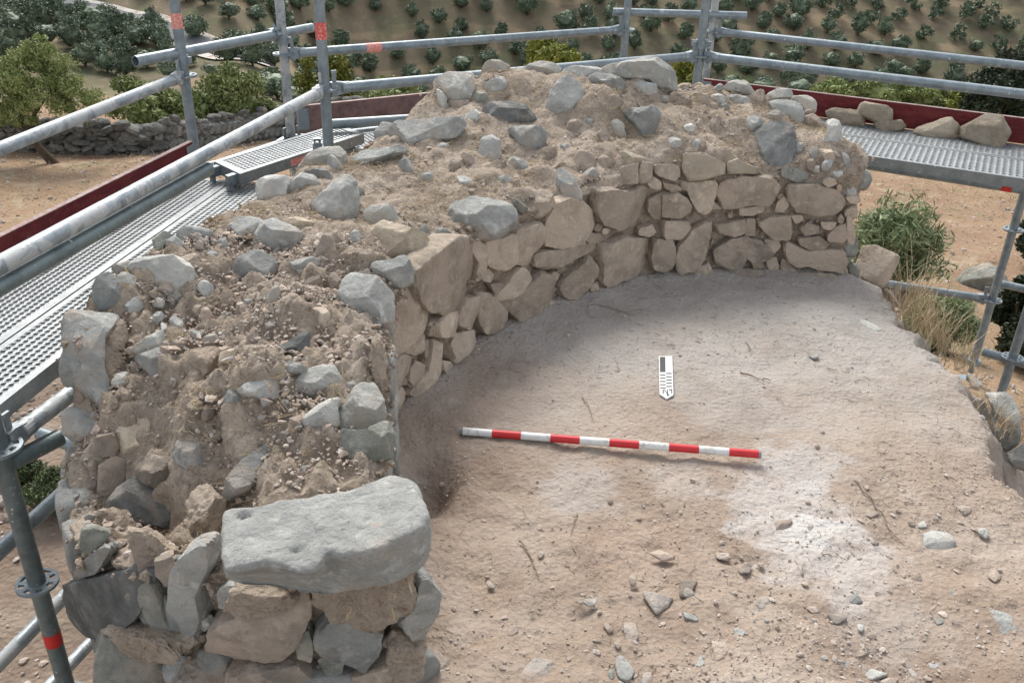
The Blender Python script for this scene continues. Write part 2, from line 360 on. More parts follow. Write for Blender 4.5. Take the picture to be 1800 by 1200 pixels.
# top sheet (height field clipped to the outline, with rounded rim)
st = .0125; xs = np.arange(-1.4, 1.8, st); ys = np.arange(1.3, 5.1, st); X, Y = np.meshgrid(xs, ys, indexing='ij')
Dg, _n = seg_dist(np.stack([X.ravel(), Y.ravel()], 1), PR[::4]); Dg = Dg.reshape(X.shape)
Z = top_z(X, Y); Q = np.stack([X.ravel(), Y.ravel(), Z.ravel()], 1)
fn = fbm(Q * 22, 4, 1., .6).reshape(X.shape); fl_ = vnoise(Q * 9, 4.).reshape(X.shape)
rough_l = sstep(.35, -.2, X) * sstep(3.4, 2.6, Y)
ridge = 1 - np.abs(fbm(Q * 6.5, 4, 61., .6)).reshape(X.shape)
Z = Z + fn * (.011 + .014 * rough_l) + np.maximum(fl_, 0) * .025 + rough_l * (ridge - .75) * .034 - np.clip(.05 - Dg, 0, .2) * .95 - (Dg < .02) * np.maximum(fn, 0) * .01
keep = Dg > .022; idx = -np.ones(X.size, int); idx[keep.ravel()] = np.arange(keep.sum())
q = (np.arange(X.shape[0] - 1)[:, None] * X.shape[1] + np.arange(X.shape[1] - 1)[None]).ravel()
Fq = np.stack([q, q + X.shape[1], q + X.shape[1] + 1, q + 1], 1); Fq = idx[Fq]; Fq = Fq[(Fq >= 0).all(1)]
Vt = np.stack([X.ravel(), Y.ravel(), Z.ravel()], 1)[keep.ravel()]
# side skirt
m = len(PR); _, NR = seg_dist(PR, PR); NR = np.array([(np.roll(PR, -2, 0) - np.roll(PR, 2, 0))[:, 1], -(np.roll(PR, -2, 0) - np.roll(PR, 2, 0))[:, 0]]).T
NR /= np.linalg.norm(NR, axis=1)[:, None]
A_ = (PR[:, 0] * np.roll(PR, -1, 0)[:, 1] - np.roll(PR, -1, 0)[:, 0] * PR[:, 1]).sum(); NR *= np.sign(A_)
tz = top_z(PR[:, 0], PR[:, 1]); isin = (np.arange(m) < len(resample(np.array(inner + right), .03)) - 60)
zb = terrain(PR[:, 0], PR[:, 1]) - .2
nr_ = 5; nv = 90 + nr_; u = np.concatenate([np.zeros(nr_), np.linspace(0, 1, 90) ** 1.3])
Zs = (tz - .030)[:, None] * (1 - u) + zb[:, None] * u
inset = np.concatenate([[.062, .048, .034, .020, .008], np.zeros(90)])
for k_ in range(nr_):
    pi_ = PR - NR * inset[k_]; Zs[:, k_] = top_z(pi_[:, 0], pi_[:, 1]) - np.clip(.05 - inset[k_], 0, 1) * .7 - (.02 if k_ == 0 else 0)
Ps = np.stack([PR[:, 0:1] - NR[:, 0:1] * inset[None], PR[:, 1:2] - NR[:, 1:2] * inset[None], Zs], 2).reshape(-1, 3)
off = fbm(Ps * 16, 4, 6., .6) * .018 - .017
tb_ = np.tile(np.concatenate([np.zeros(nr_), np.minimum(np.linspace(0, 12, 90), 1)]), m); off = off * tb_ + (1 - tb_) * (off + .017)
Ps[:, :2] += np.repeat(NR, nv, 0) * off[:, None]
Ps[:, 2] += (1 - tb_) * fbm(Ps * 22, 3, 1., .6) * .010
i = np.arange(m)[:, None] * nv + np.arange(nv - 1)[None]; j = ((np.arange(m) + 1) % m)[:, None] * nv + np.arange(nv - 1)[None]
Fs = np.stack([i, j, j + 1, i + 1], 2).reshape(-1, 4)
WALL = thing('ruined_wall', 'curved ruined stone and mortar wall of the apse around the excavated floor', 'stone wall', (0.2, 3.5, -1.8))
V_ = np.concatenate([Vt, Ps]); me = mesh_np('mortar_core', V_ - np.array([0.2, 3.5, -1.8]), np.concatenate([Fq, Fs + len(Vt)]))
add('mortar_core', me, M_EARTH, WALL, (0.2, 3.5, -1.8))
# ------------------------------------------------------------------ excavated floor
rim_px = [(1488, 484, 0), (1530, 492, 0), (1562, 515, 0), (1590, 560, 0), (1640, 612, 0), (1700, 670, 0), (1722, 720, 0), (1745, 780, 0), (1790, 850, 0), (1840, 920, 0)]
rim = np.array([at_z(*p)[:2] for p in rim_px]); rim = np.vstack([[1.7, 4.35], rim, [1.60, 1.9], [1.58, 1.2], [1.5, -1.0]])
def rim_x(y):
    o = np.argsort(rim[:, 1]); return np.interp(y, rim[o, 1], rim[o, 0])
def floor_z(x, y):
    P = np.stack([np.ravel(x), np.ravel(y), 0 * np.ravel(x)], 1)
    z = fbm(P * 1.6, 3, 21.) * .018 + fbm(P * 7, 4, 22., .6) * .005 * (1 + 1.3 * sstep(2.6, 1.6, P[:, 1])) + fbm(P * 28, 3, 23., .6) * (.0022 + .0022 * sstep(3., 2., P[:, 1]))
    x_, y_ = P[:, 0], P[:, 1]
    z = z + .03 * sstep(2.2, 1.2, y_) * sstep(0, 1.4, x_)
    pit = at_z(755, 850, 0)[:2]; z = z - .13 * np.exp(-(((x_ - pit[0]) / .075) ** 2 + ((y_ - pit[1]) / .12) ** 2))
    e = x_ - rim_x(y_) + fbm(P * 3, 3, 30.) * .06 + fbm(P * 13, 3, 31.) * .035
    z = z - sstep(-.06, .02, e) * .02 - np.clip(e, 0, .5) * 1.5 - np.clip(e - .25, 0, 2) * 3.
    Dw, _ = seg_dist(P[:, :2], PR[::5]); z = z + .03 * np.exp(-np.clip(-Dw, 0, 1) / .06)
    return z.reshape(np.shape(x))
xs = np.arange(-.75, 2.9, .0135); ys = np.concatenate([np.arange(-1., .9, .05), np.arange(.9, 4.35, .0135)]); X, Y = np.meshgrid(xs, ys, indexing='ij')
Z = floor_z(X, Y); Z = np.maximum(Z, terrain(X, Y) - .15)
q = (np.arange(X.shape[0] - 1)[:, None] * X.shape[1] + np.arange(X.shape[1] - 1)[None]).ravel(); Fq = np.stack([q, q + X.shape[1], q + X.shape[1] + 1, q + 1], 1)
def floor_mat():
    t = NT('trodden_earth', .96, .12); g = t.coord(world=True)
    gp = t.n('ShaderNodeNewGeometry'); sx = t.n('ShaderNodeSeparateXYZ'); t.l(gp.outputs['Position'], sx.inputs[0])
    a = t.noise(g, 2.2, 5, .6, .6); m = t.noise(g, 11, 6, .7); f = t.noise(g, 75, 5, .72)
    c = t.ramp(a, [(.32, (.265, .20, .152)), (.5, (.355, .28, .22)), (.66, (.42, .35, .29))])
    # greyer tone towards the back of the apse
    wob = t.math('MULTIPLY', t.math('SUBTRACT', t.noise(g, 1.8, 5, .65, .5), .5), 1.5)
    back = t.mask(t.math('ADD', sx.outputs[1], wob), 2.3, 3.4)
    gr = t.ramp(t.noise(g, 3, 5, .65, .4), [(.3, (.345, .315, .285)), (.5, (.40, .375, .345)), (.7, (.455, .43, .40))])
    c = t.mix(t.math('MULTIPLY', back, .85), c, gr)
    # darker brown strip at the foot of the wall (left)
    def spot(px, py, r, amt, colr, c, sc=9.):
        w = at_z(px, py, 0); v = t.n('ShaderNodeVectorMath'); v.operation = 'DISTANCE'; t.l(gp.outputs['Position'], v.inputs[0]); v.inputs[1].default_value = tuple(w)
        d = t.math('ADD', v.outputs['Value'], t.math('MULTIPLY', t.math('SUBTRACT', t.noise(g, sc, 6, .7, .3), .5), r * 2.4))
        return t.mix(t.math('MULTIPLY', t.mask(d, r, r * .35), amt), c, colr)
    for s in [(757, 846, .10, .95, (.085, .06, .045)), (770, 880, .10, .6, (.2, .15, .115)), (860, 640, .22, .45, (.29, .225, .18)), (760, 800, .2, .5, (.29, .225, .18)), (740, 730, .16, .5, (.28, .215, .17)), (1380, 880, .27, .65, (.52, .49, .465)), (1450, 970, .26, .65, (.53, .50, .475)), (1400, 820, .20, .6, (.48, .46, .44)), (1430, 930, .12, .6, (.60, .58, .55)), (1300, 720, .25, .35, (.42, .395, .37)),  # first spot: near-black shade of the pit painted into the floor colour
              (1020, 860, .2, .5, (.44, .41, .385)), (1200, 840, .16, .4, (.46, .42, .385)), (1560, 1090, .22, .4, (.44, .40, .365)), (1120, 640, .22, .4, (.43, .395, .365)), (1270, 640, .24, .45, (.44, .41, .38)),
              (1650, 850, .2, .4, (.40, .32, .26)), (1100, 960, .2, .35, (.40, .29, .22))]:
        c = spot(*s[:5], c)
    c = t.mix(t.math('MULTIPLY', t.mask(m, .52, .7), .4), c, (.47, .41, .355)); c = t.mix(t.math('MULTIPLY', t.mask(m, .45, .3), .35), c, (.27, .21, .17))
    c = t.mix(t.math('MULTIPLY', t.mask(f, .58, .72), .45), c, (.54, .49, .44)); c = t.mix(t.math('MULTIPLY', t.mask(f, .42, .28), .45), c, (.19, .145, .115))
    n = t.bump(m, .016, .9); n = t.bump(t.vor(g, 55), .006, .8, n); n = t.bump(f, .006, 1., n)
    return t.out(c, n)
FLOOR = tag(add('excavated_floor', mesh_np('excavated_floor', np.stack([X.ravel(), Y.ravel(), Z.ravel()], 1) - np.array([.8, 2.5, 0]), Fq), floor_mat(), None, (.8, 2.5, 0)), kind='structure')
# ------------------------------------------------------------------ stones
_ico = {}
def ico(l):
    if l not in _ico:
        bm = bmesh.new(); bmesh.ops.create_icosphere(bm, subdivisions=l, radius=1.0)
        V = np.array([v.co[:] for v in bm.verts]); Fc = np.array([[v.index for v in f.verts] for f in bm.faces]); bm.free(); _ico[l] = (V, Fc)
    return _ico[l]
UP = np.array([0, 0, 1.])
def nrmz(v): return v / np.linalg.norm(v)
def inside_poly(p, poly):
    x, y = p; c = False; n = len(poly)
    for i in range(n):
        a = poly[i]; b = poly[(i + 1) % n]
        if (a[1] > y) != (b[1] > y) and x < (b[0] - a[0]) * (y - a[1]) / (b[1] - a[1]) + a[0]: c = not c
    return c
def polar(P2, phi):
    """radius of a closed 2D polygon around the origin at angles phi"""
    A = P2; B = np.roll(P2, -1, 0); d = np.stack([np.cos(phi), np.sin(phi)], 1); R = np.zeros(len(phi))
    for a, b in zip(A, B):
        e = b - a; den = d[:, 0] * e[1] - d[:, 1] * e[0]; den = np.where(np.abs(den) < 1e-12, 1e-12, den)
        t = (a[0] * e[1] - a[1] * e[0]) / den; s = (a[0] * d[:, 1] - a[1] * d[:, 0]) / den
        ok = (t > 0) & (s >= -1e-6) & (s <= 1 + 1e-6); R = np.maximum(R, np.where(ok, t, 0))
    R[R == 0] = np.median(R[R > 0]) if (R > 0).any() else .01
    return R
def stone_verts(P2, n, u, v, kind, lvl, seed, toc, df=None, db=None, tilt=None, facets=True, amp=1.):
    rng = np.random.default_rng(seed); D, Fc = ico(lvl)
    k = 96; ph = np.arange(k) * 2 * math.pi / k; R = polar(P2, ph)
    R = (np.roll(R, 1) + 5 * R + np.roll(R, -1)) / 7 * {'F': 1.08, 'T': 1.13, 'E': 1.04}[kind]
    rm = R.mean(); rmin = max(R.min(), rm * .45)
    if df is None: df = {'F': min(.035, rm * .45), 'T': rm * .95, 'E': min(.012, rm * .2)}[kind]
    if db is None: db = {'F': min(.10, rm * 1.1), 'T': rm * .75, 'E': rm * .5}[kind]
    phi = np.arctan2(D[:, 1], D[:, 0]); Rf = np.interp(phi % (2 * math.pi), np.append(ph, 2 * math.pi), np.append(R, R[0]))
    rho = np.hypot(D[:, 0], D[:, 1]); c = D[:, 2]; p = {'F': 7., 'T': 6., 'E': 4.}[kind]
    # spread the directions so flat stones get an even net
    h = np.where(c > 0, df, db)
    x = rho * Rf; z = c * h; s_ = np.hypot(x, z) + 1e-9; x1 = x / s_; z1 = z / s_
    r = ((x1 / Rf) ** p + (np.abs(z1) / h) ** p) ** (-1 / p)
    d = np.stack([D[:, 0] / np.maximum(rho, 1e-6) * x1, D[:, 1] / np.maximum(rho, 1e-6) * x1, z1], 1)
    sil = np.stack([np.cos(ph) * R, np.sin(ph) * R, 0 * ph], 1)
    M = np.stack([u, v, n]); loc = lambda w: M @ w
    planes = []
    th = nrmz(np.array([toc[0], toc[1], 0.])); side = np.array([-th[1], th[0], 0])
    if kind == 'T' and facets:
        kt = rng.uniform(.05, .5) if tilt is None else tilt
        nt = nrmz(UP + th * kt + side * rng.uniform(-.28, .28)); planes.append((loc(nt), .985))
        nf = nrmz(th + UP * rng.uniform(-.1, .3) + side * rng.uniform(-.4, .4)); planes.append((loc(nf), .95))
        sg = rng.choice([-1, 1]); planes.append((loc(nrmz(th * .7 + side * sg + UP * rng.uniform(0, .5))), rng.uniform(.72, .9)))
        planes.append((loc(nrmz(th * .8 - side * sg * .7 + UP * rng.uniform(.3, .9))), rng.uniform(.86, 1.)))
    P3 = sil
    if kind == 'F' and facets:
        for _ in range(3):
            tl = rng.uniform(.04, .26); an_ = rng.uniform(0, 6.28); a = nrmz(np.array([math.cos(an_) * tl, math.sin(an_) * tl, 1.])); planes.append((a, ('abs', df * rng.uniform(.6, .85) + rm * tl * rng.uniform(.25, .7))))
    if kind == 'E' and facets:
        for _ in range(3):
            a = nrmz(np.array([rng.normal() * .35, rng.normal() * .35, 1.])); planes.append((a, ('abs', df * rng.uniform(.6, .95))))
    if kind != 'E':
        for _ in range((11 if lvl > 3 else 6) if kind == 'T' else 4):
            a = rng.normal(size=3); a[2] = abs(a[2]) * (.8 if kind == 'T' else .4); planes.append((nrmz(a), rng.uniform(.84, .97)))
    base = d * r[:, None]
    for a, f in planes:
        if isinstance(f, tuple): dd = f[1]
        elif kind == 'T' and len(planes) and f > .7: dd = f * max((P3 @ a).max(), rm * .3)
        else: dd = f * (base @ a).max()
        q = d @ a; lim = np.where(q > 1e-3, dd / np.maximum(q, 1e-3), 1e9); r = np.minimum(r, lim)
    # rough broken surface; silhouettes kept within a few percent
    Pn = d * r[:, None] / rm; s0 = seed * .37 % 97
    r = r * (1 + amp * (.036 * fbm(Pn * 1.3 + s0, 3, s0) + .034 * fbm(Pn * 4.2 + s0, 3, s0 + 3) * (1 if lvl > 3 else .6)))
    if lvl > 4: r = r * (1 + .006 * fbm(Pn * 16 + s0, 2, s0 + 5))
    L = d * r[:, None]
    return L @ M, Fc, rm
TRACED = []
def area_centroid(P):
    x, y = P[:, 0], P[:, 1]; x1, y1 = np.roll(x, -1), np.roll(y, -1); a = (x * y1 - x1 * y); A = a.sum() / 2
    return np.array([((x + x1) * a).sum() / (6 * A), ((y + y1) * a).sum() / (6 * A)])
NST = {'wall': 0}
def traced(cls, kind, pts, parent, z0=None, base=None, name='stone', label=None, cat=None, group=None, tilt=None, df=None, amp=1., nrm=None):
    P = np.array(pts, float); cpx = area_centroid(P); TRACED.append(P)
    ext = max(np.ptp(P[:, 0]), np.ptp(P[:, 1])); seed = int(cpx[0] * 7 + cpx[1] * 13)
    lvl = 5 if ext > 85 else (4 if ext > 22 else 3)
    if z0 is not None:
        bot = P[:, 1].max(); H = at_z(cpx[0], cpx[1] + (bot - cpx[1]) * .8 if kind == 'T' else cpx[1], z0); ns = UP
    else:
        q = cpx.copy(); q[1] += (P[:, 1].max() - cpx[1]) * (.55 if kind == 'T' else 0.)
        H, ns = hit(*q); k = 0
        while H is None and k < 12: q[1] += 8; H, ns = hit(*q); k += 1
        if H is None: return None
    toc = nrmz(CAM - H)
    if kind == 'F':
        n = ns if abs(ns[2]) < .3 else nrmz(np.array([toc[0], toc[1], .35]))
        if n @ toc < .22: n = nrmz(n + toc * .5)
        C0 = H + n * .016
    elif kind == 'T':
        n = nrmz(UP * .35 + toc * .9); C0 = H
    else: n = nrmz(UP); C0 = H - UP * .001
    if nrm is not None: n = nrmz(np.array(nrm, float))
    if kind == 'T':
        W = on_plane(P, C0, n); rm = np.linalg.norm(W - W.mean(0), axis=1).mean(); hb = nrmz(np.array([-toc[0], -toc[1], 0])); C0 = H + hb * rm * .10 + UP * rm * .13
    C = on_plane([cpx], C0, n)[0]; W = on_plane(P, C0, n)
    u = nrmz(np.cross(UP if abs(n[2]) < .98 else np.array([0, 1., 0]), n)); v = np.cross(n, u)
    P2 = np.stack([(W - C) @ u, (W - C) @ v], 1)
    V, Fc, rm = stone_verts(P2, n, u, v, kind, lvl, seed, toc, df=df, tilt=tilt, amp=amp)
    me = mesh_np(name, V, Fc)
    if kind != 'E': me.set_sharp_from_angle(angle=math.radians(27 if lvl > 3 else 38))
    o = add(name, me, MS[cls], parent, C)
    if label: o['label'] = label
    if cat: o['category'] = cat
    if group: o['group'] = group
    return o
S_FACE = """
t B 795,418 820,420 827,450 825,480 815,507 807,535 785,552 755,540 738,507 740,480 757,453
t F 825,424 848,424 853,440 848,475 838,492 832,490 836,460 828,445
t F 853,425 900,412 904,440 900,465 880,472 860,470 850,455
t F 905,405 945,392 952,400 950,425 930,445 922,465 903,462 903,430
t F 842,478 855,472 867,482 862,495 845,493
t F 908,470 925,472 929,485 920,505 895,522 868,527 863,520 885,500 897,480
t F 950,475 967,492 967,510 955,535 925,560 910,562 895,545 880,530 905,515 930,495
t F 835,510 855,515 870,530 885,545 886,560 872,582 850,583 840,570 832,545
t F 815,525 835,520 838,540 830,560 822,580 800,575 800,550
t F 780,552 800,545 793,590 768,592 765,570
t F 722,490 737,505 742,530 740,560 735,580 715,602 680,628 670,600 675,570 690,540 700,510
t F 738,583 743,592 738,615 720,625 702,617 715,600
t F 702,622 720,632 712,655 700,665 695,680 675,690 668,670 680,640
t F 755,600 772,605 773,620 768,650 755,675 738,685 730,697 712,690 728,670 745,650 752,625
t F 728,633 742,640 738,660 722,680 715,668 718,650
b F 705,662 715,665 715,675 706,676
t F 795,585 827,580 826,600 812,622 792,635 785,620 787,600
t F 755,575 764,573 763,590 752,590
t F 700,675 708,690 702,712 695,722 685,745 678,735 680,700 690,680
t F 745,600 753,597 748,630 744,625
t B 978,360 1000,350 1022,355 1045,378 1040,395 1028,410 1020,425 990,435 955,428 955,400 970,370
t B 1057,335 1080,332 1105,338 1125,326 1140,335 1136,365 1125,390 1085,402 1055,390 1053,375
t F 925,455 950,440 985,437 1040,425 1054,428 1048,440 1020,450 985,463 960,471 940,465
t F 1030,450 1042,465 1048,477 1035,498 1010,522 985,520 983,500 1000,480 1020,465
t F 964,483 975,476 984,482 975,495
t F 1065,433 1095,417 1125,415 1143,428 1143,445 1125,470 1110,485 1095,490 1070,505 1060,490 1058,460
t F 1035,500 1050,495 1052,508 1038,512
t F 1122,400 1145,395 1153,408 1140,415 1122,412
t F 1137,365 1140,350 1160,340 1160,382 1148,385 1138,370
t F 1163,340 1190,338 1211,352 1212,368 1190,383 1163,380
t F 1137,318 1150,312 1162,320 1160,332 1142,330
t F 1124,300 1130,285 1147,288 1146,310 1138,322 1124,322
t F 1090,295 1121,288 1121,322 1098,325 1088,310
t F 1150,290 1190,290 1195,305 1188,318 1170,314 1152,306
t F 1165,320 1190,325 1200,333 1180,337 1168,330
c F 1203,272 1232,270 1252,275 1272,290 1272,305 1240,315 1207,318 1202,300
c F 1278,285 1296,279 1333,300 1330,305 1310,305 1280,307
t F 1204,322 1255,318 1258,325 1248,368 1230,375 1220,362 1210,340
t F 1280,315 1300,310 1350,312 1370,318 1368,335 1350,358 1320,357 1295,363 1272,365 1257,350 1262,330
t F 1297,366 1345,360 1340,372 1320,378 1297,377
t F 1253,353 1270,367 1252,368
t F 1365,355 1378,345 1388,360 1375,373 1362,370
t F 1390,325 1430,325 1470,335 1482,350 1480,368 1465,378 1430,375 1400,370 1390,355 1380,340
t F 1213,405 1249,386 1249,405 1238,447 1222,472 1192,479 1183,447 1197,420
t F 1167,388 1208,388 1211,400 1195,418 1167,418
t F 1150,421 1180,421 1185,445 1180,472 1150,475 1142,450
t F 1255,395 1310,385 1308,408 1290,415 1262,408
t F 1312,385 1327,385 1327,413 1309,412
t F 1330,390 1345,380 1388,378 1392,400 1386,418 1360,420 1345,405
t F 1405,400 1418,390 1438,398 1438,410 1412,413
t F 1390,378 1410,377 1412,388 1398,392
t F 1443,390 1470,390 1468,400 1458,404 1445,400
t F 1470,398 1488,392 1490,415 1480,425 1455,422 1455,412
b F 1255,440 1285,420 1310,415 1340,425 1356,440 1350,455 1320,460 1310,450 1300,470 1280,470 1258,462
t F 1342,420 1370,420 1372,432 1358,448 1350,435
t F 1380,420 1395,430 1420,440 1460,437 1482,440 1486,460 1482,478 1450,472 1420,465 1400,467 1380,452 1373,438
t F 1402,417 1440,415 1458,430 1450,436 1425,438 1407,430
t F 1375,455 1385,458 1402,478 1398,485 1385,482 1372,470
t F 1433,468 1448,470 1448,478 1436,478
t F 1488,370 1498,385 1503,410 1503,430 1490,425 1488,400
t F 1318,455 1335,452 1342,470 1325,474
b F 1265,472 1300,470 1340,476 1338,490 1290,492 1268,488
b F 1395,478 1430,480 1470,482 1478,496 1440,500 1400,494
t F 1022,412 1035,408 1052,410 1055,425 1035,428
b F 1048,392 1060,396 1052,408 1042,404
t F 860,500 880,495 885,505 868,515
t F 1215,476 1245,462 1252,478 1225,484
t F 1345,450 1365,452 1370,472 1350,474
"""
S_TOP = """
c T 657,397 680,391 720,412 748,414 755,430 758,452 740,476 720,468 695,453 665,450 655,420
g T 765,403 783,400 793,413 788,430 770,432 762,420
g T 731,412 745,392 757,410 758,418 735,418
g T 784,396 791,362 836,348 887,356 904,371 904,391 869,413 824,420 796,409
e T 655,585 672,600 675,640 682,680 668,690 655,650
g T 978,300 990,298 1012,318 1022,338 1020,352 1000,348 983,345 978,325
t T 935,338 950,334 968,340 974,360 960,372 948,380 928,376 925,355
n T 900,347 925,360 928,366 918,375 905,365
l T 765,140 785,129 830,128 832,150 825,172 800,178 778,170 767,155
l T 768,155 785,172 785,190 776,192 770,180
b T 788,175 822,176 824,185 810,193 790,190
l T 848,122 858,108 878,106 897,115 895,125 870,130 850,128
l T 850,148 880,135 894,145 895,158 875,160 855,162
n T 825,172 845,160 858,168 855,185 830,184
l T 920,120 950,108 975,112 983,120 982,135 960,138 935,135 918,130
l T 988,128 1005,116 1055,120 1062,130 1040,138 1030,145 1010,142
g T 1030,145 1045,128 1075,131 1096,143 1095,160 1070,160 1040,157
l T 1065,118 1110,104 1150,104 1178,118 1188,140 1186,155 1165,158 1140,140 1100,138 1072,130
l T 1108,153 1125,143 1150,148 1158,160 1145,170 1120,165
l T 1143,137 1165,132 1185,145 1180,160 1160,158
l T 1160,168 1183,168 1184,180 1170,184
g T 960,195 970,160 990,135 1003,133 1010,143 1030,160 1025,178 1005,195 975,203
d T 850,190 862,182 900,180 925,192 940,208 935,215 895,222 868,220 852,205
l T 817,205 835,192 845,200 838,215 820,215
g T 895,224 920,222 958,225 960,235 950,268 935,262 915,255
g T 848,242 868,240 880,245 878,275 868,290 845,288 842,270
g T 984,260 995,250 1004,262 992,273
g T 1090,188 1110,195 1140,195 1155,188 1170,215 1165,235 1150,246 1130,240 1115,215
b T 1063,170 1085,165 1095,180 1085,190 1065,188
b T 1010,275 1025,263 1042,270 1045,290 1030,303 1012,298
c T 1085,268 1110,268 1145,283 1140,292 1115,298 1095,295 1088,280
g T 688,225 700,212 730,214 810,205 812,220 800,240 750,248 715,256 695,245
c T 680,245 695,238 704,248 700,258 682,260
g T 612,283 640,265 690,262 715,256 718,265 690,275 650,288 625,298 612,292
g T 700,290 712,275 722,285 730,305 715,310
l T 528,290 545,270 560,260 590,257 605,265 608,285 600,298 570,297 530,300
g T 573,290 582,272 592,278 605,300 590,305
g T 535,300 570,297 585,310 580,320 560,318
g T 500,335 520,312 530,303 548,308 562,322 540,330 520,338
l T 452,320 470,308 500,306 515,312 502,330 502,355 480,362 455,350
g T 552,350 575,335 585,315 605,312 622,316 628,350 627,390 612,410 595,398 572,390 555,378
n T 626,325 640,335 640,350 628,355
l T 640,370 655,362 690,366 700,385 695,400 660,398 645,390
g T 447,428 460,385 475,382 510,400 545,428 535,440 500,448 460,440
l T 400,400 420,382 455,384 465,395 450,415 425,417 405,412
c T 490,390 520,380 560,395 550,402 510,400
b T 556,440 572,407 585,415 592,440 580,455 558,455
e T 595,445 620,435 645,440 648,460 600,465
g T 408,465 430,450 455,438 480,455 490,470 480,488 450,492 425,488
g T 508,462 550,450 560,455 558,475 540,488 528,480 512,468
b T 540,490 560,485 565,500 552,513 535,505
t T 545,545 570,540 580,555 575,580 545,570
g T 592,510 620,482 650,490 675,495 688,510 688,560 680,573 640,570 610,550 595,530
g T 650,462 690,458 710,450 725,475 727,490 700,505 690,500 680,490 655,488
d T 465,625 500,605 540,580 543,590 540,620 510,625 490,615
g T 492,640 500,632 543,648 530,655 495,656
l T 515,683 535,655 555,643 585,642 600,665 604,682 580,690 545,695
g T 418,683 445,665 480,663 488,680 487,700 455,698 430,690
g T 390,705 405,685 425,690 435,710 400,713
n T 596,755 640,762 678,740 690,760 686,800 655,808 605,800
g T 607,675 620,658 650,672 655,675 625,678 610,685
l T 520,745 560,710 600,695 590,720 595,745 570,755 540,755
l T 592,750 600,720 625,680 655,675 665,690 675,725 672,755 655,765 602,768
g T 393,870 400,840 430,805 480,770 490,790 470,830 440,860 415,872
d T 192,885 215,850 235,843 280,860 310,855 322,880 318,905 300,925 245,915 200,920
g T 305,800 320,765 345,755 372,770 370,820 345,838 325,835 308,815
b T 238,830 260,800 300,805 318,850 290,860 255,850
g T 107,730 145,710 180,705 200,745 198,765 165,773 125,768 108,750
c T 200,757 240,740 270,733 262,760 250,785 215,795 205,780
l T 232,610 250,598 285,578 292,600 290,615 262,622 240,620
g T 236,624 280,612 298,620 290,645 275,665 258,650 240,630
l T 283,565 295,575 292,598 285,595
c T 387,620 415,612 410,635 392,655 386,640
l T 335,578 358,585 355,595 338,595
e T 325,615 385,608 385,650 345,675 322,640
e T 180,570 215,565 225,600 200,625 178,610
d T 165,500 175,485 200,482 220,510 220,535 175,545 165,520
l T 200,490 215,478 235,485 238,500 220,510 202,505
g T 195,470 215,463 225,458 232,475 210,485
l T 228,478 240,458 265,450 300,452 330,462 340,480 335,505 310,513 280,505 255,490
l T 255,448 262,440 275,448 265,455
n T 268,420 290,405 305,418 290,425 285,440 283,450 275,442
l T 272,412 285,393 310,395 315,400 290,405
g T 310,412 330,398 350,398 375,408 372,415 340,425 320,422
l T 320,395 340,380 360,385 362,397 340,395
l T 268,528 280,522 290,530 286,540 270,538
l T 292,520 305,508 318,515 318,530 298,532
t T 300,460 330,448 350,446 345,455 325,465 310,470
g T 220,530 245,520 250,540 235,555 220,550
d T 320,542 335,548 345,535 330,530
c T 1187,155 1195,148 1213,146 1212,155 1195,160
l T 1270,155 1290,142 1310,142 1320,155 1330,168 1300,162 1275,158
c T 1218,150 1230,145 1240,152 1235,158 1220,158
g T 1250,158 1265,146 1275,155 1262,160
l T 1248,170 1262,165 1276,170 1272,182 1255,182
g T 1278,170 1290,166 1310,170 1328,185 1310,190 1295,185
l T 1345,168 1365,157 1388,156 1392,170 1375,172 1350,175
l T 1388,178 1400,168 1425,170 1435,180 1433,195 1415,200 1410,185
g T 1350,180 1385,175 1410,185 1412,210 1395,216 1372,205 1360,190
g T 1343,205 1362,192 1375,200 1375,217 1350,214
g T 1308,220 1315,205 1330,204 1342,215 1330,228 1312,232
d T 1325,240 1345,222 1365,217 1395,225 1398,240 1392,270 1385,285 1370,295 1350,303 1335,300 1328,275 1322,255
n T 1365,290 1390,293 1415,305 1420,315 1400,320 1378,312
b T 1412,205 1430,200 1440,208 1452,222 1435,228 1415,222
l T 1450,215 1472,209 1478,222 1478,255 1470,262 1443,258 1440,245 1455,240 1458,225
l T 1455,303 1475,298 1495,292 1494,315 1475,318
g T 1430,290 1440,292 1440,303 1430,303
g T 1478,265 1492,275 1495,295 1485,290
l T 1480,325 1496,320 1505,335 1502,350 1490,345
t T 1440,262 1462,264 1470,280 1450,285
"""
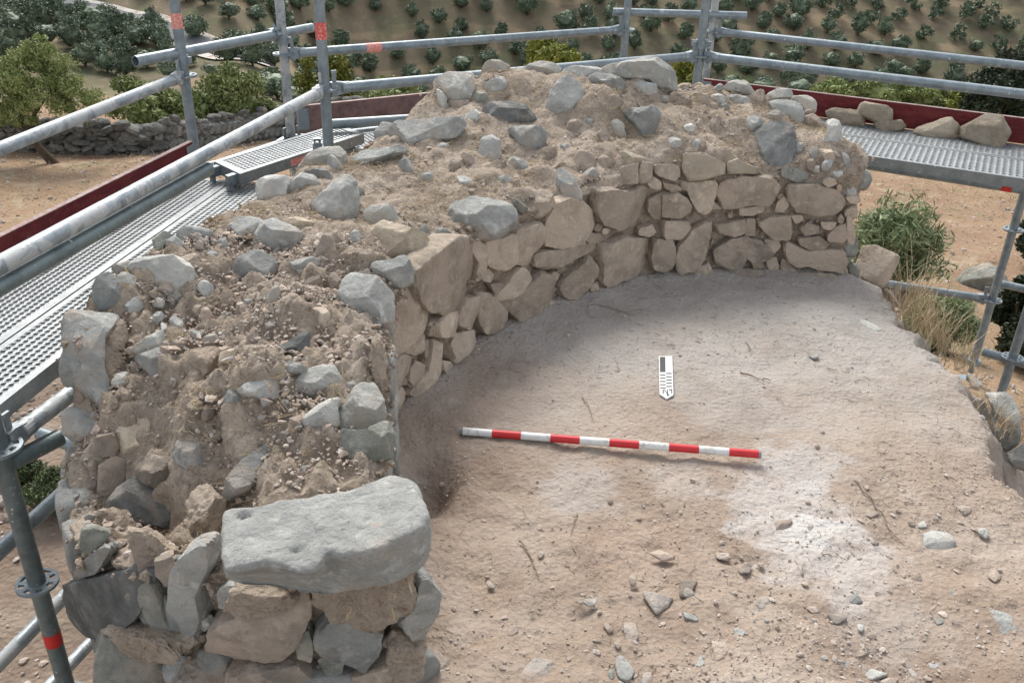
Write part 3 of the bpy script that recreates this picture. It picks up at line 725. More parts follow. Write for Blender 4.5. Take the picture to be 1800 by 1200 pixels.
S_END = """
e T 392,722 410,700 440,698 470,712 488,730 480,765 455,800 420,815 398,790
e F 560,1010 610,1000 660,985 715,990 725,1030 700,1070 660,1085 600,1070 565,1050
e F 420,1020 470,1030 520,1035 520,1050 470,1062 430,1068 405,1050
e F 205,1080 240,1095 290,1120 320,1150 290,1150 220,1130
e F 225,935 260,930 300,960 320,960 300,990 265,1000 235,970
e F 690,1110 720,1120 745,1130 740,1180 700,1190 680,1150
e T 330,880 360,850 395,880 390,930 370,960 335,950
b F 365,1140 385,1085 430,1075 470,1062 510,1045 538,1035 545,1075 530,1110 515,1140 470,1148 400,1145
g F 557,1110 580,1085 615,1083 650,1095 672,1105 660,1150 640,1168 600,1150 560,1140
g F 725,1005 745,1010 768,1035 765,1070 750,1100 735,1130 710,1110 700,1085 720,1060 730,1030
n F 560,1155 580,1145 605,1160 600,1180 575,1183
d F 123,1025 200,1008 225,1005 250,1025 247,1070 230,1095 180,1112 150,1110 130,1080
g F 123,1021 150,985 175,962 185,970 175,1003
n F 140,960 145,930 170,925 195,935 180,955 150,973
b F 172,860 175,820 200,800 220,810 215,850 190,880 180,890
g F 310,1000 325,968 358,965 365,1000 350,1040 360,1080 345,1120 325,1085 305,1060
n F 250,1030 268,1012 290,1050 305,1090 340,1125 330,1140 300,1130 275,1090 258,1060
b F 272,985 300,975 312,1000 300,1035 275,1010
b F 232,970 235,940 262,945 275,990 265,1010 245,1000
n F 170,1150 175,1115 230,1140 290,1150 300,1200 170,1200
g F 288,1180 300,1155 345,1150 380,1180 360,1200 295,1200
b F 168,800 170,768 200,760 208,785 200,800
g F 385,1035 400,1025 418,1030 412,1060 390,1065
n F 520,1120 540,1105 552,1130 548,1160 525,1150
t F 620,1185 660,1170 700,1150 720,1190 690,1230 625,1230
b F 400,1180 450,1165 520,1165 545,1190 520,1225 410,1225
b F 240,1120 270,1105 290,1125 280,1145 250,1140
"""
NWALL = 0
for S in (S_FACE, S_TOP, S_END):
    for ln in S.strip().splitlines():
        a = ln.split(); pts = [tuple(map(float, q.split(','))) for q in a[2:]]
        if traced(a[0], 'F' if a[1] == 'B' else a[1], pts, WALL, df=.03 if a[1] == 'B' else (.05 if a[0] == 'e' and a[1] == 'F' else None), amp=2.6 if a[0] == 'e' else 1.) is not None: NWALL += 1
# the pale shouldered stone hanging on the outer face, and the long capping slab: both shaped one by one
o = traced('g', 'T', [(110, 570), (125, 545), (170, 550), (210, 552), (195, 580), (182, 600), (182, 640), (187, 680), (207, 690), (190, 703), (165, 690), (135, 665), (118, 620)], WALL, tilt=.25)
o['label'] = 'large smooth blue-grey stone overhanging the walkway'; NWALL += 1
slab = [(382, 880), (400, 875), (440, 878), (490, 868), (573, 858), (633, 848), (665, 836), (693, 829), (727, 843), (747, 863), (763, 910), (757, 947), (710, 970), (673, 987), (627, 1007), (567, 1027), (530, 1022), (507, 1018), (457, 1007), (400, 1012), (388, 980), (382, 943)]
TRACED.append(np.array(slab))
def big_slab():
    # plan of the upper face (photo pixels on the plane z = .545), then a thick undercut body
    topf = [(382, 890), (384, 880), (400, 874), (440, 880), (490, 868), (573, 858), (633, 848), (665, 836), (695, 829), (725, 843), (742, 862), (750, 885), (752, 905), (738, 930), (705, 945), (675, 958), (640, 965), (600, 966), (575, 958), (555, 985), (520, 985), (490, 975), (460, 972), (420, 982), (392, 985), (386, 960), (381, 925)]
    z1 = .545; W = np.array([at_z(*p, z1) for p in topf]); C = np.array([*area_centroid(W[:, :2]), z1 - .065]); P2 = (W - C)[:, :2]
    D, Fc = ico(6); k = 240; ph = np.arange(k) * 2 * math.pi / k; R = polar(P2, ph)
    for _ in range(2): R = (np.roll(R, 1) + 2 * R + np.roll(R, -1)) / 4
    phi = np.arctan2(D[:, 1], D[:, 0]); Rf = np.interp(phi % (2 * math.pi), np.append(ph, 2 * math.pi), np.append(R, R[0]))
    rho = np.hypot(D[:, 0], D[:, 1]); c = D[:, 2]; h = np.where(c > 0, .065, .048)
    x = rho * Rf; z = c * h; s_ = np.hypot(x, z) + 1e-9; x1 = x / s_; z1_ = z / s_; p = 11.
    r = ((x1 / Rf) ** p + (np.abs(z1_) / h) ** p) ** (-1 / p)
    L = np.stack([D[:, 0] / np.maximum(rho, 1e-6) * x1, D[:, 1] / np.maximum(rho, 1e-6) * x1, z1_], 1) * r[:, None]
    zz = L[:, 2]; front = sstep(-.05, -.16, L[:, 1])
    # underside follows a dipping bed; front is undercut, upper face gently dished
    L[:, 1] += front * np.clip(.05 - zz, 0, .2) * .95
    L[:, 2] += sstep(.0, .05, zz) * (-.010 * np.exp(-((L[:, 0] + .05) / .13) ** 2) * sstep(.1, -.15, L[:, 1]) + .006 * sstep(.05, .2, L[:, 0]))
    L[:, 2] -= (1 - sstep(-.2, .2, L[:, 0])) * .012 + .022 * np.exp(-((L[:, 0] - .02) / .1) ** 2) * sstep(.03, -.05, zz)
    Lw = L + 3.; nrm = D
    L = L + nrm * (.007 * fbm(Lw * 9, 3, 2.) + .0028 * fbm(Lw * 38, 4, 4., .65) - .003 * np.maximum(0, .05 - np.abs(fbm(Lw * 5, 3, 12.))) / .05)[:, None]
    # solution hollow near the left end
    hp = at_z(428, 893, .545) - C; dh = np.hypot(L[:, 0] - hp[0], (L[:, 1] - hp[1]) * 1.6); L[:, 2] -= np.where(zz > .03, .03 * np.exp(-(dh / .013) ** 2), 0)
    for (hx, hy, dp) in ((455, 908, .006), (519, 951, .012)):
        hp = at_z(hx, hy, .545) - C; dh = np.hypot(L[:, 0] - hp[0], (L[:, 1] - hp[1]) * 1.6); L[:, 2] -= np.where(zz > .03, dp * np.exp(-(dh / .011) ** 2), 0)
    o = add('capping_slab', mesh_np('capping_slab', L, Fc), stone_mat('slab_limestone', (.41, .41, .385), (.33, .335, .315), (.46, .41, .355), .35, 1.3), WALL, C)
    o['label'] = 'long pale grey slab with a small hole on the near end of the wall'
big_slab(); NWALL += 1

# filler stones: inner joints first (small), then the whole outside of the wall
def inside_any(p, marg=0):
    for P in TRACED:
        if P[:, 0].min() - marg < p[0] < P[:, 0].max() + marg and P[:, 1].min() - marg < p[1] < P[:, 1].max() + marg and inside_poly(p, P): return True
    return False
def rand_poly(px, py, rx, ry, n=7, rot=0.):
    a = np.sort(np.random.default_rng(int(px * 31 + py * 17)).uniform(0, 2 * math.pi, n)); a = np.arange(n) * 2 * math.pi / n + RNG.uniform(-.25, .25, n)
    k = RNG.uniform(.75, 1.1, n); x = np.cos(a) * rx * k; y = np.sin(a) * ry * k
    return np.stack([px + x * math.cos(rot) - y * math.sin(rot), py + x * math.sin(rot) + y * math.cos(rot)], 1)
nf = 0; tries = 0
SMOOTH = np.array([(400, 760), (480, 700), (600, 690), (660, 770), (660, 860), (400, 880)], float)
while NWALL < 299 and tries < 4200:
    tries += 1
    if NWALL > 291: px, py = RNG.uniform(1425, 1500), RNG.uniform(250, 400)
    elif NWALL > 262: px, py = RNG.uniform(700, 1440), RNG.uniform(125, 330)
    elif NWALL > 232: px, py = RNG.uniform(140, 640), RNG.uniform(400, 880)
    elif tries % 3: px, py = RNG.uniform(670, 1500), RNG.uniform(290, 740)
    else: px, py = RNG.uniform(120, 760), RNG.uniform(420, 1195)
    if inside_any((px, py)) or inside_poly((px, py), SMOOTH): continue
    H, n = hit(px, py)
    if H is None: continue
    if n[2] > .95 and (H[2] < .1 or (tries % 3 and NWALL <= 232)): continue
    r = RNG.uniform(5, 13) if NWALL <= 232 else RNG.uniform(9, 17)
    P = rand_poly(px, py, r * 1.25, r * .85, 7, RNG.uniform(0, 3))
    if sum(inside_any(q) for q in P) > (2 if NWALL <= 232 else 1): continue
    knd = 'F' if abs(n[2]) < .3 else 'T'
    cl = 't' if (px > 665 and knd == 'F') else RNG.choice(list('gtbleeebg'))
    if traced(cl, knd, P, WALL, amp=2.4 if cl == 'e' else 1.) is not None: NWALL += 1
# far side and outer faces (seen only from elsewhere, or in slivers): one joined facing
fv, ff, nn0 = [], [], 0
per = np.concatenate([[0], np.cumsum(np.linalg.norm(np.diff(np.vstack([PR, PR[:1]]), axis=0), axis=1))]); Lp = per[-1]
def proj(P):
    d = P - CAM; z = d @ cF; return 900 + (d @ cR) / z * F_PX, 600 - (d @ cU) / z * F_PX
for row in range(18):
    zc = .56 - row * .135; s = RNG.uniform(0, .2)
    while s < Lp - .05:
        w = RNG.uniform(.09, .22); hh = RNG.uniform(.05, .075); k = min(np.searchsorted(per, s + w / 2), m - 1); k = k % m
        b = PR[k]; nr = np.array([*NR[k], 0.]); zt = top_z(b[0], b[1]); s += w + .015
        if zc > zt - .05 or zc < terrain(b[0], b[1]) - .1: continue
        C = np.array([b[0], b[1], zc + RNG.uniform(-.02, .02)]) + nr * .004
        innerside = (nr @ nrmz(np.array([.6, 2.2, 0]) - np.array([b[0], b[1], 0]))) > .3
        if innerside and zc < .02: continue
        toc = nrmz(CAM - C); px, py = proj(C)
        if toc @ nr > .05 and (inside_any((px, py)) or innerside): continue
        u = nrmz(np.cross(UP, nr)); v = np.cross(nr, u); n = 8; a = np.arange(n) * 2 * math.pi / n + RNG.uniform(-.2, .2, n)
        sq = 1 / np.maximum(np.abs(np.cos(a)), np.abs(np.sin(a))) ** .6
        P2 = np.stack([np.cos(a) * w / 2 * sq * RNG.uniform(.8, 1.05, n), np.sin(a) * hh * sq * RNG.uniform(.8, 1.05, n)], 1)
        V, Fc, _r = stone_verts(P2, nr, u, v, 'F', 3, int(RNG.integers(1e5)), nr, df=.03, db=.06)
        fv.append(V + C); ff.append(Fc + nn0); nn0 += len(V)
if fv:
    V = np.concatenate(fv); me = mesh_np('stone_facing', V - np.array([0.2, 3.5, -1.8]), np.concatenate(ff))
    tag(add('stone_facing', me, MS['g'], WALL, (0.2, 3.5, -1.8)), kind='stuff')
# ------------------------------------------------------------------ stones bedded in the floor
S_FLOOR = """
l 1622,940 1640,933 1670,940 1680,955 1670,972 1655,978 1640,965 1625,955
g 1366,1103 1380,1090 1397,1105 1398,1113 1385,1118 1370,1112
l 1290,1105 1300,1097 1313,1105 1312,1113 1300,1117 1291,1113
g 1215,1150 1225,1130 1250,1132 1240,1170 1230,1215 1210,1215
c 1250,1125 1290,1122 1275,1150 1262,1160 1253,1140
l 1235,1205 1240,1180 1270,1162 1265,1205
g 1328,1180 1345,1173 1375,1175 1375,1210 1330,1210
g 1378,1167 1400,1163 1422,1165 1440,1190 1440,1210 1378,1210
g 1727,1068 1760,1078 1800,1088 1825,1100 1800,1115 1790,1122 1765,1115 1745,1090
l 1697,1103 1720,1100 1740,1112 1738,1128 1722,1133 1710,1115
g 1745,1172 1765,1160 1790,1180 1800,1205 1755,1208
g 1665,1040 1680,1035 1697,1050 1690,1065 1670,1065
g 1490,1050 1505,1043 1518,1055 1500,1060
c 1538,1040 1550,1035 1565,1045 1560,1053 1545,1050
c 1250,970 1262,963 1280,972 1285,983 1265,980
c 1297,998 1310,988 1322,988 1318,1005 1300,1005
t 1350,920 1370,912 1393,915 1385,925 1368,933
g 1328,1060 1340,1045 1350,1043 1360,1068 1335,1068
l 1717,925 1730,924 1740,935 1735,944 1722,938
l 1613,918 1625,915 1630,925 1615,926
t 1605,865 1620,860 1630,868 1615,880
c 1485,1160 1500,1152 1515,1165 1500,1178
g 1630,1160 1650,1152 1670,1168 1655,1180 1635,1175
l 1592,1182 1600,1175 1612,1185 1608,1200 1593,1200
g 1200,1075 1215,1070 1233,1083 1225,1090 1205,1085
l 1762,1050 1770,1047 1777,1055 1770,1060
c 1130,1040 1145,1030 1165,1025 1185,1040 1175,1060 1155,1075
g 1080,1160 1095,1148 1110,1148 1117,1175 1105,1197 1088,1190
t 1095,1095 1115,1095 1122,1115 1115,1140 1100,1125
c 910,1190 940,1155 970,1160 978,1175 960,1205 915,1205
c 1058,1093 1070,1092 1080,1108 1070,1112
t 1010,1055 1025,1048 1033,1053 1020,1060
c 1138,968 1160,965 1188,980 1165,983
l 1490,545 1520,555 1550,560 1558,575 1535,587 1505,588
l 1420,620 1432,618 1440,627 1430,630
b 1195,1015 1215,1005 1230,1010 1215,1040 1195,1045
t 1395,975 1412,985 1420,1005 1410,1010
c 1455,1080 1475,1072 1490,1085 1470,1095
t 1545,1195 1560,1180 1580,1190 1570,1208
g 1640,1085 1655,1080 1665,1092 1648,1098
l 1560,1185 1535,1170 1520,1180 1530,1195
b 1600,1010 1615,1005 1622,1018 1608,1022
c 1520,900 1535,893 1545,903 1530,910
t 1680,890 1700,884 1712,895 1695,903
c 1735,1010 1750,1000 1765,1010 1750,1020
l 1640,800 1655,793 1668,800 1655,806
c 755,1130 790,1160 805,1205 760,1205 750,1170
"""
for ln in S_FLOOR.strip().splitlines():
    a = ln.split(); pts = [tuple(map(float, q.split(','))) for q in a[1:]]
    traced({'c': 'q', 't': 'q'}.get(a[0], a[0]), 'E', pts, FLOOR, z0=.002)
for k in range(55):      # more half-buried stones, larger towards the front
    px, py = RNG.uniform(780, 1790), 1200 - abs(RNG.normal()) * 140
    if py < 700 or inside_any((px, py)): continue
    w = at_z(px, py, 0)
    if w[0] > rim_x(w[1]) - .1 or seg_dist(w[None, :2], PR[::5])[0][0] > -.05: continue
    if RNG.random() > sstep(760, 1600, px) * .8 + .25: continue
    r = RNG.uniform(4, 12) * (1 + .5 * sstep(1000, 1200, py))
    traced(str(RNG.choice(list('qqqqqqtlg'))), 'E', rand_poly(px, py, r * 1.2, r * .7, 7, RNG.uniform(0, 3)), FLOOR, z0=.0)
# stones standing in the eroded edge of the floor on the right
EDGE = [('t', [(1518, 432), (1545, 438), (1580, 450), (1572, 465), (1562, 485), (1548, 502), (1525, 497), (1507, 487), (1506, 470), (1513, 450)], -.02, 'angular grey-tan block standing at the right end of the wall'),
        ('l', [(1735, 690), (1760, 688), (1778, 700), (1795, 735), (1790, 750), (1760, 742), (1750, 725)], -.12, 'pale flat-topped stone in the eroded right edge of the floor'),
        ('n', [(1755, 748), (1792, 752), (1792, 775), (1770, 792), (1752, 775)], -.22, 'grey stone under the pale one in the right edge'),
        ('l', [(1770, 805), (1800, 780), (1830, 800), (1820, 830), (1785, 818)], -.25, 'light grey stone low in the right edge at the frame border'),
        ('n', [(1490, 462), (1508, 465), (1512, 490), (1495, 492)], -.02, None), ('b', [(1552, 505), (1568, 512), (1580, 535), (1565, 530)], -.08, None),
        ('t', [(1700, 655), (1715, 662), (1722, 685), (1708, 680)], -.1, None), ('n', [(1585, 560), (1600, 575), (1612, 595), (1596, 588)], -.1, None)]
for c, p, z, lb in EDGE: traced(c, 'T', p, FLOOR, z0=z, label=lb, tilt=.3)

# ------------------------------------------------------------------ loose crumbs: rubble on the wall, gravel on the floor, straw litter
OCT = np.array([[1, 0, 0], [-1, 0, 0], [0, 1, 0], [0, -1, 0], [0, 0, 1], [0, 0, -1.]]); OF = np.array([[0, 2, 4], [2, 1, 4], [1, 3, 4], [3, 0, 4], [2, 0, 5], [1, 2, 5], [3, 1, 5], [0, 3, 5]])
BX = np.array([[-1, -1, -1], [1, -1, -1], [1, 1, -1], [-1, 1, -1], [-.7, -.8, 1], [.8, -.7, 1], [.7, .8, 1], [-.8, .7, 1.]]); BF = np.array([[0, 3, 2], [0, 2, 1], [4, 5, 6], [4, 6, 7], [0, 1, 5], [0, 5, 4], [1, 2, 6], [1, 6, 5], [2, 3, 7], [2, 7, 6], [3, 0, 4], [3, 4, 7]])
def crumbs(name, C, S, mat, parent, base, flat=.7):
    n = len(C); V0, F0 = ico(1); k = len(V0)
    sc = S[:, None, None] * RNG.uniform(.55, 1.15, (n, 1, 3)) * np.array([1, 1, flat]); V = V0[None] * RNG.uniform(.55, 1.2, (n, k, 1)) * sc * RNG.uniform(.7, 1.5, (n, 1, 3))
    a = RNG.uniform(0, 6.283, n); b = RNG.normal(0, .35, n); ca, sa, cb, sb = np.cos(a), np.sin(a), np.cos(b), np.sin(b)
    x, y, z = V[..., 0], V[..., 1], V[..., 2]; y, z = y * cb[:, None] - z * sb[:, None], y * sb[:, None] + z * cb[:, None]
    V = np.stack([x * ca[:, None] - y * sa[:, None], x * sa[:, None] + y * ca[:, None], z], 2) + C[:, None]
    Fc = (F0[None] + (np.arange(n) * k)[:, None, None]).reshape(-1, 3)
    base = np.array(base, float); me = mesh_np(name, V.reshape(-1, 3) - base, Fc, False)
    return tag(add(name, me, mat, parent, base), kind='stuff')
WB = (0.2, 3.5, -1.8)
P = np.stack([RNG.uniform(-1.35, 1.7, 90000), RNG.uniform(1.35, 5., 90000)], 1); D_, _ = seg_dist(P, PR[::5]); P = P[D_ > -.01][:42000]
dens = fbm(np.column_stack([P * 3, 0 * P[:, 0]]), 3, 40.); P = P[dens + RNG.normal(0, .5, len(P)) > -.35]
S = np.clip(RNG.lognormal(-6.0, .5, len(P)), .0012, .012) * (1 + .5 * (P[:, 0] < -.3) * (P[:, 1] < 3.2)); Z_ = top_z(P[:, 0], P[:, 1]) + S * .2 + .003
D_, _ = seg_dist(P, PR[::5]); Z_ -= np.clip(.05 - D_, 0, .2) * .9
crumbs('loose_rubble', np.column_stack([P, Z_]), S, M_CLOD, WALL, WB)
vis_ = Ps[:, :2] @ np.array([.0, 1.]) > -9; PV = Ps[RNG.integers(0, len(Ps), 26000)]; PV = PV[(PV[:, 2] > -.9)]; kq = RNG.random(len(PV)) < .12 + .9 * sstep(.0, .5, fbm(PV * 5, 3, 95.)); PV = PV[kq][:9000]
_d, nrv = seg_dist(PV[:, :2], PR[::5]); PV = PV + np.column_stack([nrv * RNG.uniform(.002, .03, (len(PV), 1)), 0 * PV[:, 0]])
crumbs('clinging_mortar', PV, np.clip(RNG.lognormal(-5.0, .5, len(PV)), .003, .017), M_EARTH, WALL, WB, .9)
Pc = np.stack([RNG.uniform(-1.35, 1.7, 30000), RNG.uniform(1.35, 5., 30000)], 1); D_, _ = seg_dist(Pc, PR[::5])
wq = .05 + .5 * sstep(.3, -.3, Pc[:, 0]) * sstep(3.4, 2.8, Pc[:, 1]) + .35 * sstep(4.3, 4.6, Pc[:, 1]) + .25 * sstep(1.2, 1.4, Pc[:, 0]); wq *= sstep(-.4, .3, fbm(np.column_stack([Pc * 3.5, 0 * Pc[:, 0]]), 3, 91.))
Pc = Pc[(D_ > .015) & (RNG.random(len(Pc)) < wq)][:1500]; Sc = np.clip(RNG.lognormal(-4.75, .38, len(Pc)), .005, .026)
crumbs('stone_chips', np.column_stack([Pc, top_z(Pc[:, 0], Pc[:, 1]) + Sc * .25]), Sc, M_CHIP, WALL, WB)
P = np.stack([RNG.uniform(-.4, 1.85, 70000), RNG.uniform(.9, 4.1, 70000)], 1); D_, _ = seg_dist(P, PR[::5])
w = .12 + .75 * sstep(2.6, 1.5, P[:, 1]) + .45 * np.exp(-np.clip(-D_, 0, 9) / .08) + .3 * sstep(.8, 1.5, P[:, 0]) * sstep(3.2, 2.4, P[:, 1])
w *= .35 + .9 * sstep(-.25, .35, fbm(np.column_stack([P * 2.6, 0 * P[:, 0]]), 3, 44.))
P = P[(RNG.random(len(P)) < w * .75) & (D_ < -.0) & (P[:, 0] < 1.8)][:16000]
S = np.clip(RNG.lognormal(-6.15, .55, len(P)), .0010, .011) * (1 + .35 * sstep(2.2, 1.2, P[:, 1]))
crumbs('gravel', np.column_stack([P, floor_z(P[:, 0], P[:, 1]) + S * .3]), S, M_PEB, FLOOR, (.8, 2.5, 0))
def straws(name, C, L, mat, parent, base, wd=.0011, up=.25):
    n = len(C); a = RNG.uniform(0, 6.283, n); e = RNG.normal(0, up, n); d = np.stack([np.cos(a) * np.cos(e), np.sin(a) * np.cos(e), np.abs(np.sin(e))], 1)
    s = np.stack([-np.sin(a), np.cos(a), 0 * a], 1) * wd; t = np.tile([0, 0, wd], (n, 1)); mid = C + d * L[:, None] * .5 + s * RNG.normal(0, 4, (n, 1)); E = C + d * L[:, None]
    V = np.stack([C - s, C + s, C + t * 1.6, mid - s, mid + s, mid + t * 1.6, E], 1).reshape(-1, 3)
    q = np.array([[0, 1, 4], [0, 4, 3], [1, 2, 5], [1, 5, 4], [2, 0, 3], [2, 3, 5], [3, 4, 6], [4, 5, 6], [5, 3, 6]])
    Fc = (q[None] + (np.arange(n) * 7)[:, None, None]).reshape(-1, 3); base = np.array(base, float)
    o = add(name, mesh_np(name, V - base, Fc, False), mat, parent, base); o['kind'] = 'stuff'; return o
t_ = NT('dry_straw', .8, .2); M_STRAW = t_.out(t_.ramp(t_.noise(t_.coord(world=True), 25, 2), [(.35, (.34, .25, .15)), (.6, (.56, .46, .30))]))
t_ = NT('root_fibre', .85, .2); M_ROOT = t_.out(t_.ramp(t_.noise(t_.coord(world=True), 25, 2), [(.35, (.16, .12, .09)), (.6, (.36, .29, .22))]))
P = np.stack([RNG.uniform(-1.2, 1.6, 30000), RNG.uniform(1.5, 4.9, 30000)], 1); D_, _ = seg_dist(P, PR[::5]); dens = fbm(np.column_stack([P * 4, 0 * P[:, 0]]), 3, 50.)
P = P[(D_ > .03) & (dens > .0)][:4200]
straws('straw_litter', np.column_stack([P, top_z(P[:, 0], P[:, 1]) + .008]), RNG.uniform(.01, .05, len(P)), M_STRAW, WALL, WB)
P = np.stack([RNG.uniform(-.2, 1.7, 3000), RNG.uniform(1.2, 3.9, 3000)], 1); D_, _ = seg_dist(P, PR[::5]); dens = fbm(np.column_stack([P * 3, 0 * P[:, 0]]), 3, 60.)
P = P[(D_ < -.03) & (dens > .0)][:420]
straws('rootlets', np.column_stack([P, floor_z(P[:, 0], P[:, 1]) + .002]), RNG.uniform(.008, .045, len(P)), M_ROOT, FLOOR, (.8, 2.5, 0), .0010, .12)
# ------------------------------------------------------------------ scaffolding
def galv(name, base, dark, spl):
    t = NT(name, .5, .5); co = t.coord(); t.b.inputs['Metallic'].default_value = .35
    a = t.noise(co, 14, 5, .65); v = t.vor(co, 55, 'F1', 'Color'); sp = t.n('ShaderNodeSeparateColor'); t.l(v, sp.inputs[0])
    c = t.mix(t.mask(a, .4, .65), base, dark); c = t.mix(t.math('MULTIPLY', sp.outputs[0], .25), c, tuple(min(1, b * 1.35) for b in base))
    s1 = t.mask(t.noise(t.coord(scale=(1, 1, 1)), 9, 6, .72, .6), spl, spl + .09); c = t.mix(t.math('MULTIPLY', s1, .8), c, (.52, .53, .52))
    s2 = t.mask(t.noise(co, 70, 2, .5), .69, .73); c = t.mix(s2, c, (.66, .65, .62))
    r = t.n('ShaderNodeMapRange'); r.inputs['To Min'].default_value = .42; r.inputs['To Max'].default_value = .8; t.l(t.math('MAXIMUM', s1, s2), r.inputs['Value'])
    return t.out(c, t.bump(t.math('ADD', t.math('MULTIPLY', s1, .6), t.noise(co, 60, 3)), .0015, .5), r.outputs[0])
M_GALV = galv('galvanised_tube', (.25, .295, .32), (.165, .205, .225), .60)
M_GALVP = galv('plaster_splashed_tube', (.29, .325, .345), (.18, .21, .23), .46)
M_GALVD = galv('dull_tube', (.17, .21, .21), (.11, .14, .145), .66)
M_DECK = galv('deck_steel', (.255, .272, .275), (.19, .205, .21), .62)
def plain(name, col, rough=.6, spec=.4, noise=.15):
    t = NT(name, rough, spec); co = t.coord(); a = t.noise(co, 18, 5, .65)
    return t.out(t.mix(t.mask(a, .4, .65), col, tuple(c * (1 - noise) for c in col)), t.bump(a, .001, .3))
def tape_mat(name, a, b):
    t = NT(name, .5, .4); co = t.coord(scale=(1, 1, 1)); f = t.noise(co, 90, 3, .6)
    return t.out(t.mix(t.mask(f, .5, .62), a, b))
M_STK = tape_mat('sticker_red', (.62, .10, .09), (.78, .36, .30)); M_STKP = tape_mat('sticker_pink', (.68, .24, .20), (.80, .46, .38)); M_BAND = plain('red_band', (.62, .035, .03), .45)
t_ = NT('maroon_board', .8, .2); c_ = t_.coord(scale=(1, 1, 4)); a_ = t_.noise(c_, 9, 5, .7); b_ = t_.noise(c_, 45, 4, .7)
M_TOE = t_.out(t_.mix(t_.math('MULTIPLY', t_.mask(b_, .6, .72), .5), t_.mix(t_.mask(a_, .4, .62), (.125, .022, .026), (.18, .036, .036)), (.38, .27, .24)), t_.bump(b_, .001, .4))
t_ = NT('board_edge', .85, .2); M_TOEE = t_.out(t_.ramp(t_.noise(t_.coord(), 30, 5, .7), [(.4, (.36, .24, .22)), (.65, (.50, .42, .38))]))
SCF = thing('scaffolding', 'galvanised tube scaffolding with ring joints surrounding the ruined wall', 'scaffolding', (0, 4.5, -1.9))
TR = .0262
def tube_o(name, a, b, mat=None, r=TR, hollow=True, parent=SCF, n=20):
    a = np.array(a, float); b = np.array(b, float)
    o = MB().tube(a, b, r, n, hollow=r * .86 if hollow else 0).build(name, mat or M_GALV, parent, (a + b) / 2, smooth=True); smooth_angle(o, 40); return o
def rosette(c, parent, mat=None):
    m_ = MB(); c = np.array(c, float); n = 32; an = np.arange(n) * 2 * math.pi / n; rad = np.stack([np.cos(an), np.sin(an), 0 * an], 1); i = np.arange(n); j = (i + 1) % n
    for r0, r1 in ((.026, .036), (.052, .0625)):
        V = np.concatenate([c + rad * r0 + UP * .005, c + rad * r1 + UP * .005, c + rad * r1 - UP * .005, c + rad * r0 - UP * .005])
        m_.put(V, np.concatenate([np.stack([i + k * n, j + k * n, j + ((k + 1) % 4) * n, i + ((k + 1) % 4) * n], 1) for k in range(4)])[:, ::-1])
    for k in range(8):
        a = k * math.pi / 4 + .2; d = np.array([math.cos(a), math.sin(a), 0]); s = np.array([-d[1], d[0], 0]); m_.box(c + d * .044, (d, s, UP), (.010, .0075, .0045))
    return m_.build('rosette', mat or M_GALV, parent, c)
def wedge(c, d, parent, mat=None):
    """ledger head gripping a rosette: c joint centre, d direction towards the tube"""
    d = nrmz(np.array([d[0], d[1], 0.])); s = np.array([-d[1], d[0], 0.]); c = np.array(c, float); m_ = MB()
    P = [c + d * .03 + UP * .030, c + d * .055 + UP * .033, c + d * .10 + UP * .026, c + d * .10 - UP * .026, c + d * .055 - UP * .033, c + d * .03 - UP * .030]
    m_.prism([p - s * .016 for p in P], s * .032); m_.tube(c + d * .085, c + d * .125, .0285, 16)
    m_.box(c + d * .05 + UP * .02, (d, s, UP), (.010, .0035, .062)); m_.box(c + d * .05 + UP * .08, (d, s, UP), (.013, .0045, .006))
    return m_.build('wedge_head', mat or M_GALV, parent, c + d * .05)
def coupler(c, ax, parent):
    ax = nrmz(np.array(ax, float)); c = np.array(c, float); m_ = MB().tube(c - ax * .024, c + ax * .024, .034, 18, hollow=.0265)
    s = nrmz(np.cross(ax, [.3, .9, .2])); w = np.cross(ax, s)
    m_.box(c + s * .044, (s, ax, w), (.014, .018, .008)); m_.tube(c + s * .044 - w * .035, c + s * .044 + w * .03, .0065, 8); m_.tube(c + s * .044 + w * .026, c + s * .044 + w * .038, .012, 6)
    m_.box(c - s * .040, (s, ax, w), (.012, .016, .010)); return m_.build('coupler', M_GALV, parent, c)
def sticker(a, b, f0, f1, mat, parent, r=TR, name='sticker', arc=None):
    a = np.array(a, float); b = np.array(b, float); p = a + (b - a) * f0; q = a + (b - a) * f1
    o = MB().tube(p, q, r + .0009, 20, hollow=r + .0002).build(name, mat, parent, (p + q) / 2, smooth=True); smooth_angle(o, 40); return o
def post(xy, z0, z1, levels, mat=None, rl=()):
    a = np.array([*xy, z0]); b = np.array([*xy, z1]); o = tube_o('upright', a, b, mat)
    for l in levels: rosette((*xy, l), o)
    return o
LV = [.72, .22, -.28, -.78, -1.28]
def pz(px, py, z): return at_z(px, py, z)
P3 = pz(571, 157, .72)[:2]; P1 = pz(324, 133, .72)[:2]; P2 = pz(499, 95, .72)[:2]; P5 = pz(1100, 52, .72)[:2]; P4 = pz(1230, 98, .72)[:2]; P4b = pz(1251, 55, .72)[:2]
P6 = (pz(1785, 405, -.28)[:2] + pz(1740, 525, -.78)[:2]) / 2; P7 = pz(1780, 628, -.78)[:2]; P8 = (pz(-5, 797, .22)[:2] + pz(68, 1012, -.28)[:2]) / 2
def gz(p): return float(terrain(p[0], p[1])) - .02
o3 = post(P3, gz(P3), 1.9, [.72, .22, -.28, -.78]); o1 = post(P1, gz(P1), 1.9, [.72, .22, -.28]); o2 = post(P2, gz(P2), 1.9, [.72, .22, -.28], M_GALVP)
o5 = post(P5, gz(P5), 1.9, [.72, .22]); o4 = post(P4, gz(P4), 1.9, [.72, .22, -.28]); o4b = post(P4b, gz(P4b), 1.9, [.72, .22], M_GALVP)
